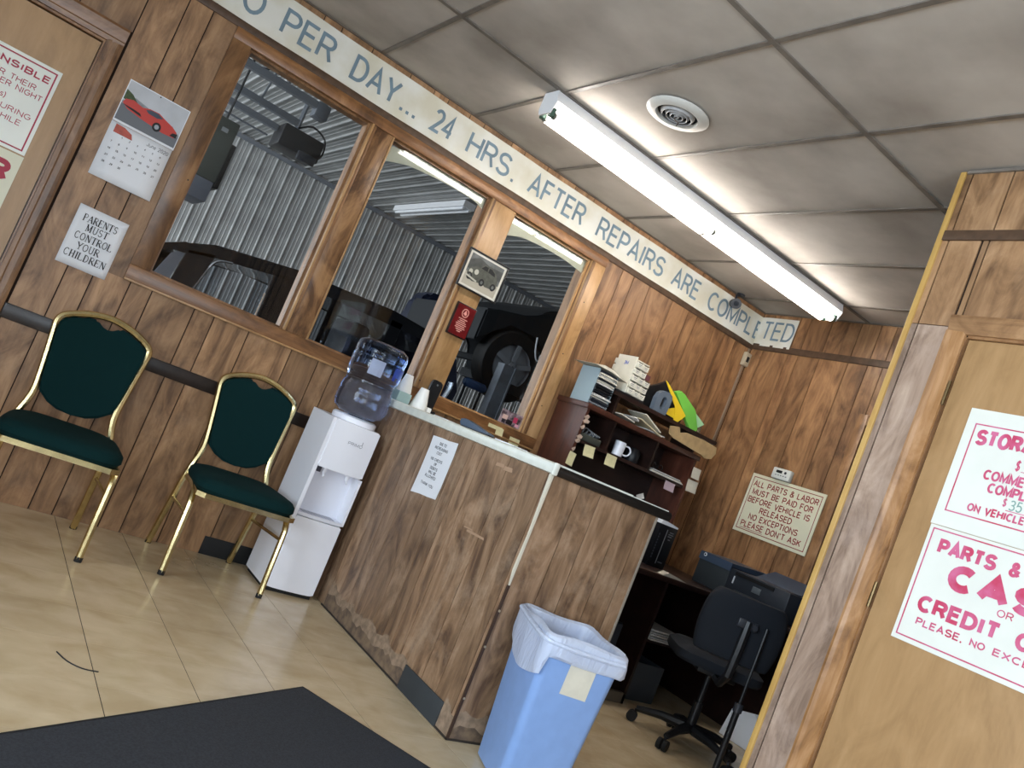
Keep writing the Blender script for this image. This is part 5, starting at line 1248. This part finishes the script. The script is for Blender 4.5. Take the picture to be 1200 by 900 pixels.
# ------------------------------------------------------------------ garage behind the windows
GM = mat('corrugated_steel', '#b4b4b2', .34, metal=.3, noise=.2, nscale=3)
GZ, GY = 4.0, 9.0
def corr(bm, a0, a1, pitch, put):
    n = int((a1-a0)/pitch)
    prev = None
    for i in range(n):
        a = a0 + i*pitch
        prof = [(a, 0), (a+.010, .022), (a+.026, .022), (a+.036, 0), (a+.090, 0), (a+.094, .006), (a+.102, .006), (a+.106, 0), (a+.145, 0), (a+.149, .006), (a+.157, .006), (a+.161, 0)]
        for u, h_ in prof:
            cur = put(u, h_, bm)
            if prev: bm.faces.new((prev[0], cur[0], cur[1], prev[1]))
            prev = cur
bm = BM(); corr(bm, -4, 12, .212, lambda u, h_, b: (b.verts.new((u, GY-h_, 0)), b.verts.new((u, GY-h_, GZ)))); struct(obj('wall_garage_back', bm, GM))
bm = BM(); corr(bm, -4, 12, .212, lambda u, h_, b: (b.verts.new((u, .13, GZ-h_)), b.verts.new((u, GY, GZ-h_)))); struct(obj('ceiling_garage', bm, GM))
bm = BM(); corr(bm, .13, GY, .212, lambda u, h_, b: (b.verts.new((12-h_, u, 0)), b.verts.new((12-h_, u, GZ)))); struct(obj('wall_garage_right', bm, mat('corrugated_steel')))
bm = BM(); box(bm, -4, XL-.1, .0, .13, 0, GZ); box(bm, 4.70, 12, .0, .13, 0, GZ); box(bm, XL-.1, 4.70, .0, .13, CZ+.1, GZ); struct(obj('wall_garage_front', bm, mat('corrugated_steel')))
Bx('eave_trim', -4, 12, GY-.06, GY-.03, GZ-.10, GZ-.035, mat('eave', '#6c7076', .5), bpy.data.objects['wall_garage_back'])
# door tracks and opener
RAIL = mat('track_steel', '#6f747b', .4, metal=.4)
gt = thing('door_track', 'grey steel overhead door tracks below the garage ceiling', 'track', (.4, 5, 3.4))
for y, x1 in ((4.10, 2.02), (5.05, 2.15), (5.70, 2.11)): Bx('track_rail', -3, x1, y-.035, y+.035, 3.47, 3.54, RAIL, gt)
for x in (.9, 1.7):
    for y in (4.1, 5.05): Tube('hanger', [(x, y, 3.54), (x+.05, y+.02, GZ-.03)], .012, RAIL, gt, 6)
Tube('torsion_cable', [(-1, 5.9, 3.42), (2.08, 5.9, 3.42)], .012, RAIL, gt, 6)
go = thing('door_opener', 'black garage door opener hanging under the ceiling tracks', 'door opener', (2.3, 5.7, 3.3))
Bx('motor_housing', 2.12, 2.62, 5.45, 5.85, 3.30, 3.56, BLACKP, go, .02); Bx('motor_cover', 2.36, 2.58, 5.40, 5.449, 3.24, 3.34, DKGREY, go, .01)
Tube('cord_loop', smoothline([(2.30, 5.6, 3.60), (2.45, 5.6, 3.70), (2.62, 5.55, 3.62), (2.66, 5.55, 3.45), (2.60, 5.5, 3.35)]), .012, BLACKP, go, 6)
Tube('bracket', [(2.30, 5.65, 3.56), (2.30, 5.65, GZ-.03)], .03, RAIL, go, 6)
ob2 = thing('ceiling_junction', 'small grey electrical housing at the end of the nearest track', 'electrical box', (2.05, 4.15, 3.45)); Bx('housing', 2.021, 2.16, 4.06, 4.22, 3.40, 3.55, mat('galv', '#565a60', .5), ob2, .01); Bx('bracket', 2.06, 2.12, 4.1, 4.16, 3.55, 3.97, RAIL, ob2)
Tube('hose_coil', smoothline([(.9, 4.2, 3.62), (1.2, 4.15, 3.70), (1.5, 4.2, 3.66), (1.45, 4.25, 3.58), (1.15, 4.2, 3.60), (.9, 4.2, 3.66)]), .014, DKGREY, None, 6); tag(bpy.data.objects['hose_coil'], 'dark cable coil looped above the nearest ceiling track', 'cable')
ht = thing('unit_heater', 'grey-green unit heater cabinet hanging in the garage behind the left window', 'heater', (1.1, 4.3, 2.1))
Bx('cabinet', .55, 1.44, 4.0, 4.6, 2.33, 2.93, mat('heater_green', '#4d524c', .5, noise=.1), ht, .01); Bx('heater_base', .60, 1.43, 4.0, 4.55, 2.13, 2.329, mat('heater_grey', '#6d727c', .5), ht, .006)
Bx('louvre_panel', 1.441, 1.50, 4.08, 4.5, 2.30, 2.75, BLACKP, ht, .01); Bx('rating_plate', 1.30, 1.36, 3.994, 3.999, 2.80, 2.84, mat('galv2', '#8b8f90', .4), ht)
for x in (.7, 1.35): Tube('hanger_rod', [(x, 4.3, 2.93), (x+.02, 4.3, GZ-.03)], .012, BLACKP, ht, 6)
# shop light
sl = thing('shop_light', 'unlit white strip light on the garage ceiling', 'light', (4.79, 6.95, 3.9)); Bx('housing', 4.70, 4.88, 5.8, 8.1, 3.88, 3.965, WHT, sl); 
for x in (4.74, 4.84): Tube('tube', [(x, 5.85, 3.865), (x, 8.05, 3.865)], .018, mat('tube_off', '#f4f6f8', .3), sl, 8)
# cream boards behind the panes, shaped as the reflection of lamp and lit ceiling
REFL = mat('cream_reflection', '#e9dfc2', .6, emit='#000000', es=0)
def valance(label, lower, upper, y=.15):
    t = thing('window_valance', label, 'valance', (lower[0][0], y, 2.3), 0, 'cream reflection boards behind the windows')
    q_ = [(a*.976, 1.05+(b_-1.05)*.976 - .022) for a, b_ in smoothz(lower)] + [(a*.976, 1.05+(b_-1.05)*.976) for a, b_ in upper[::-1]]; bm = BM(); prism(bm, q_, 1, .042, .046); obj('reflection_board', bm, REFL, t)
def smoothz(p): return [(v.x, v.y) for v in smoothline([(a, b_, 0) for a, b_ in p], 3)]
valance('cream curved board standing for the lamp reflection at the top of the middle window', [(1.46, 2.270), (1.52, 2.296), (1.638, 2.335), (1.778, 2.352), (1.922, 2.362), (2.08, 2.362), (2.16, 2.345), (2.203, 2.315)], [(1.46, 2.350), (1.594, 2.377), (1.775, 2.400), (2.203, 2.40)])
valance('cream curved board standing for the lamp reflection at the top of the right window', [(2.33, 2.235), (2.386, 2.282), (2.483, 2.318), (2.589, 2.332), (2.742, 2.340), (2.895, 2.335), (3.05, 2.315)], [(2.33, 2.350), (2.472, 2.383), (2.713, 2.40), (3.05, 2.405)])

# vehicles
def vbox(nm, pts, y0, y1, m, par, bev=.02):
    bm = BM(); prism(bm, pts, 1, y0, y1)
    if bev: bmesh.ops.bevel(bm, geom=bm.edges[:], offset=bev, segments=2, affect='EDGES')
    return obj(nm, bm, m, par, smooth=bool(bev))
CARB = mat('car_charcoal', '#1d2024', .2, coat=.6); CARN = mat('car_navy', '#1a2036', .25, coat=.6); CARD2 = mat('car_dark', '#191c20', .45)
WHL = mat('alloy', '#a3a7ad', .35, metal=.3)
def wheel(x, y, z, r, par, w_=.22):
    t = Lathe('tire', [(r*.62, -w_/2), (r*.95, -w_/2), (r, -w_/2+.03), (r, w_/2-.03), (r*.95, w_/2), (r*.62, w_/2)], (x, y, z), RUB, par, 32, 1, cap=False)
    Lathe('wheel_rim', [(r*.60, -w_/2-.002), (r*.60, -w_/2+.05), (r*.15, -w_/2+.03), (r*.12, -w_/2-.01), (.01, -w_/2-.012)], (x, y, z), WHL, t, 28, 1, cap=False)
    for k in range(5):
        a = 2*math.pi*k/5 + .3; c_ = Vector((x + r*.38*math.cos(a), y-w_/2+.008, z + r*.38*math.sin(a)))
        M = Matrix.Translation(c_) @ Matrix.Rotation(-a, 4, 'Y'); bm = BM(); box(bm, -r*.24, r*.24, -.012, .012, -r*.07, r*.07, M); obj('spoke', bm, WHL, t)
v1 = thing('charcoal_van', 'dark charcoal van parked behind the left window', 'car', (2.4, 3.5, 0))
vbox('body', [(.85, .42), (.85, .95), (1.02, 1.16), (3.90, 1.16), (3.98, 1.05), (3.98, .8), (3.98, .42)], 2.6, 4.3, CARB, v1, .04)
vbox('roof', [(1.10, 1.515), (1.17, 1.60), (1.40, 1.69), (2.06, 1.79), (3.0, 1.835), (3.55, 1.80), (3.74, 1.70), (3.70, 1.62), (3.40, 1.72), (2.06, 1.69), (1.42, 1.60), (1.22, 1.53)], 2.62, 4.28, CARB, v1, .012)
vbox('spoiler', [(1.00, 1.46), (1.03, 1.53), (1.20, 1.62), (1.25, 1.585), (1.10, 1.50)], 2.66, 4.24, CARB, v1, .006)
for y0_ in (2.62, 4.22):
    vbox('pillar', [(1.17, 1.14), (1.33, 1.14), (1.43, 1.62), (1.22, 1.57)], y0_, y0_+.05, CARB, v1, .006)
    if y0_ < 3: vbox('pillar', [(1.90, 1.14), (2.20, 1.14), (2.20, 1.71), (1.90, 1.69)], y0_, y0_+.05, CARB, v1, .006)
    vbox('pillar', [(3.0, 1.14), (3.12, 1.14), (3.12, 1.76), (3.0, 1.76)], y0_, y0_+.05, CARB, v1, .006)
    vbox('pillar', [(3.70, 1.14), (3.86, 1.14), (3.90, 1.40), (3.76, 1.68), (3.62, 1.68), (3.74, 1.42)], y0_, y0_+.05, CARN, v1, .006)
    vbox('side_glass', [(1.34, 1.16), (1.89, 1.16), (1.89, 1.67), (1.44, 1.59)], y0_+.02, y0_+.026, TINT, v1, 0)
    vbox('side_glass', [(2.21, 1.16), (2.99, 1.16), (2.99, 1.75), (2.21, 1.71)], y0_+.02, y0_+.026, TINT, v1, 0)
    vbox('side_glass', [(3.13, 1.16), (3.69, 1.16), (3.72, 1.42), (3.6, 1.68), (3.13, 1.74)], y0_+.02, y0_+.026, TINT, v1, 0)
    vbox('rear_quarter_glass', [(1.02, 1.16), (1.17, 1.16), (1.21, 1.55), (1.12, 1.49)], y0_+.02, y0_+.026, mat('grey_reflection_glass', '#80848c', .2), v1, 0)  # reflection on the rear quarter glass painted as opaque grey
Tube('window_chrome', smoothline([(1.335, 2.612, 1.17), (1.385, 2.612, 1.38), (1.42, 2.612, 1.53), (1.47, 2.612, 1.585), (1.56, 2.612, 1.61)]), .010, CHROME, v1, 6)
Tube('window_chrome', [(1.885, 2.612, 1.18), (1.885, 2.612, 1.50)], .009, CHROME, v1, 6)
Tube('window_chrome', smoothline([(3.755, 2.612, 1.18), (3.80, 2.612, 1.38), (3.80, 2.612, 1.46)]), .022, mat('chrome_bright', '#dfe4ea', .25, metal=.6), v1, 6)
Bx('door_handle', 3.80, 3.88, 2.60, 2.612, 1.56, 1.575, CHROME, v1, .003)
for k in range(1): Bx('seat_back', 2.75, 2.95, 2.8, 3.3, 1.0, 1.62, DKGREY, v1, .05)
for x in (1.45, 3.6): wheel(x, 2.70, .33, .33, v1)
v2 = thing('machine_cover', 'navy blue rounded machine cover seen behind the middle window', 'cover', (4.45, 5.0, 0))
vbox('cover_shell', [(4.20, 1.2), (4.17, 2.05), (4.20, 2.36), (4.30, 2.49), (4.62, 2.52), (4.74, 2.40), (4.76, 1.9), (4.76, 1.2)], 4.8, 5.15, CARN, v2, .05)
Bx('stand', 4.25, 4.70, 4.83, 5.1, 0, 1.19, CARD2, v2)
Bx('white_tag', 4.25, 4.33, 4.785, 4.799, 2.02, 2.07, mat('lamp_white', '#cfd6dc', .3), v2)
v3 = thing('lifted_car', 'dark car raised on the lift behind the right window', 'car', (6.0, 3.8, 1.7))
vbox('body', [(4.02, 1.95), (4.02, 2.30), (4.15, 2.34), (4.46, 2.39), (4.60, 2.45), (4.72, 2.57), (5.15, 2.75), (6.6, 2.85), (7.8, 2.50), (8.4, 2.2), (8.4, 1.85), (7.7, 1.80), (5.0, 1.80), (4.92, 2.1), (4.7, 2.28), (4.35, 2.28), (4.14, 2.08)], 2.92, 4.6, CARD2, v3, .02)
Bx('underbody', 4.9, 7.8, 3.0, 4.5, 1.70, 1.80, mat('underbody', '#26282a', .8), v3)
for x in (4.53, 7.4): wheel(x, 3.00, 1.87, .37, v3)
Tube('axle', [(4.53, 3.1, 1.87), (4.53, 4.4, 1.87)], .04, mat('underbody'), v3, 8)
lf = thing('car_lift', 'steel vehicle lift post and arm holding the raised car', 'lift', (4.35, 2.65, 0))
LS = mat('lift_grey', '#7f868f', .45, noise=.3, nscale=10, metal=.2)
bm = BM(); box(bm, 4.26, 4.39, 2.60, 2.72, 0, 1.84); obj('post', bm, LS, lf); Bx('post_edge', 4.385, 4.40, 2.585, 2.60, 0, 1.84, LS, lf)
Bx('arm', 4.39, 5.6, 2.64, 2.70, 1.60, 1.69, mat('underbody'), lf); Bx('base_plate', 4.1, 4.55, 2.5, 2.85, 0, .02, LS, lf)
Bx('post', 8.0, 8.15, 2.6, 2.75, 0, 2.4, LS, lf)
bd = thing('blue_drum', 'small blue tank beside the lift post', 'tank', (4.05, 2.9, 0)); Lathe('tank', [(.03, 4.06), (.045, 4.08), (.045, 4.30), (.03, 4.32)], (0, 2.86, 1.545), mat('tank_blue', '#3a5680', .4), bd, 20, 0); 
for x in (4.08, 4.27): Bx('stand', x, x+.02, 2.85, 2.87, 0, 1.50, BLACKP, bd)
hs_ = thing('air_hose', 'thin hanging hose in front of the raised car', 'hose', (4.7, 2.4, 1.5)); Tube('hose', smoothline([(4.62, 2.4, GZ-.03), (4.62, 2.4, 3.0), (4.62, 2.4, 2.3), (4.60, 2.4, 1.85)], 2), .010, mat('hose_grey', '#7b7f84', .5), hs_, 6); Tube('coupler', [(4.60, 2.4, 1.85), (4.60, 2.4, 1.79)], .016, CHROME, hs_, 8)
wr = thing('bent_wire', 'bent pale wire hanging on the raised car behind the right window', 'wire', (4.6, 2.58, 2.0))
Tube('wire', smoothline([(4.48, 2.58, 2.21), (4.51, 2.58, 2.10), (4.56, 2.58, 2.01), (4.60, 2.58, 2.01), (4.60, 2.58, 2.07), (4.72, 2.58, 2.09), (4.85, 2.58, 2.10)]), .008, mat('pale_wire', '#c9cdd2', .4), wr, 6)
t = thing('tool_trolley', 'dark tool trolley with grey drawer fronts below the raised car', 'trolley', (5.2, 3.4, 0)); Bx('case', 4.9, 5.6, 3.2, 3.7, .1, 1.15, DKGREY, t, .01)
for k in range(4): Bx('drawer', 4.93, 5.57, 3.18, 3.199, .16+.24*k, .36+.24*k, GREY, t, .004)
for x in (4.95, 5.5): Tube('caster', [(x, 3.3, .05), (x, 3.34, .05)], .05, RUB, t, 10)
t = thing('floor_cabinet', 'pale panelled cabinet low behind the right window', 'cabinet', (3.95, 4.75, 0)); Bx('case', 2.4, 3.9, 5.0, 5.4, 0, 1.30, mat('cab_grey', '#7d8288', .5), t)
for k in range(4): Bx('door', 2.42+.37*k, 2.77+.37*k, 4.985, 4.999, .05, 1.27, mat('cab_grey2', '#8d9298', .5), t, .004)
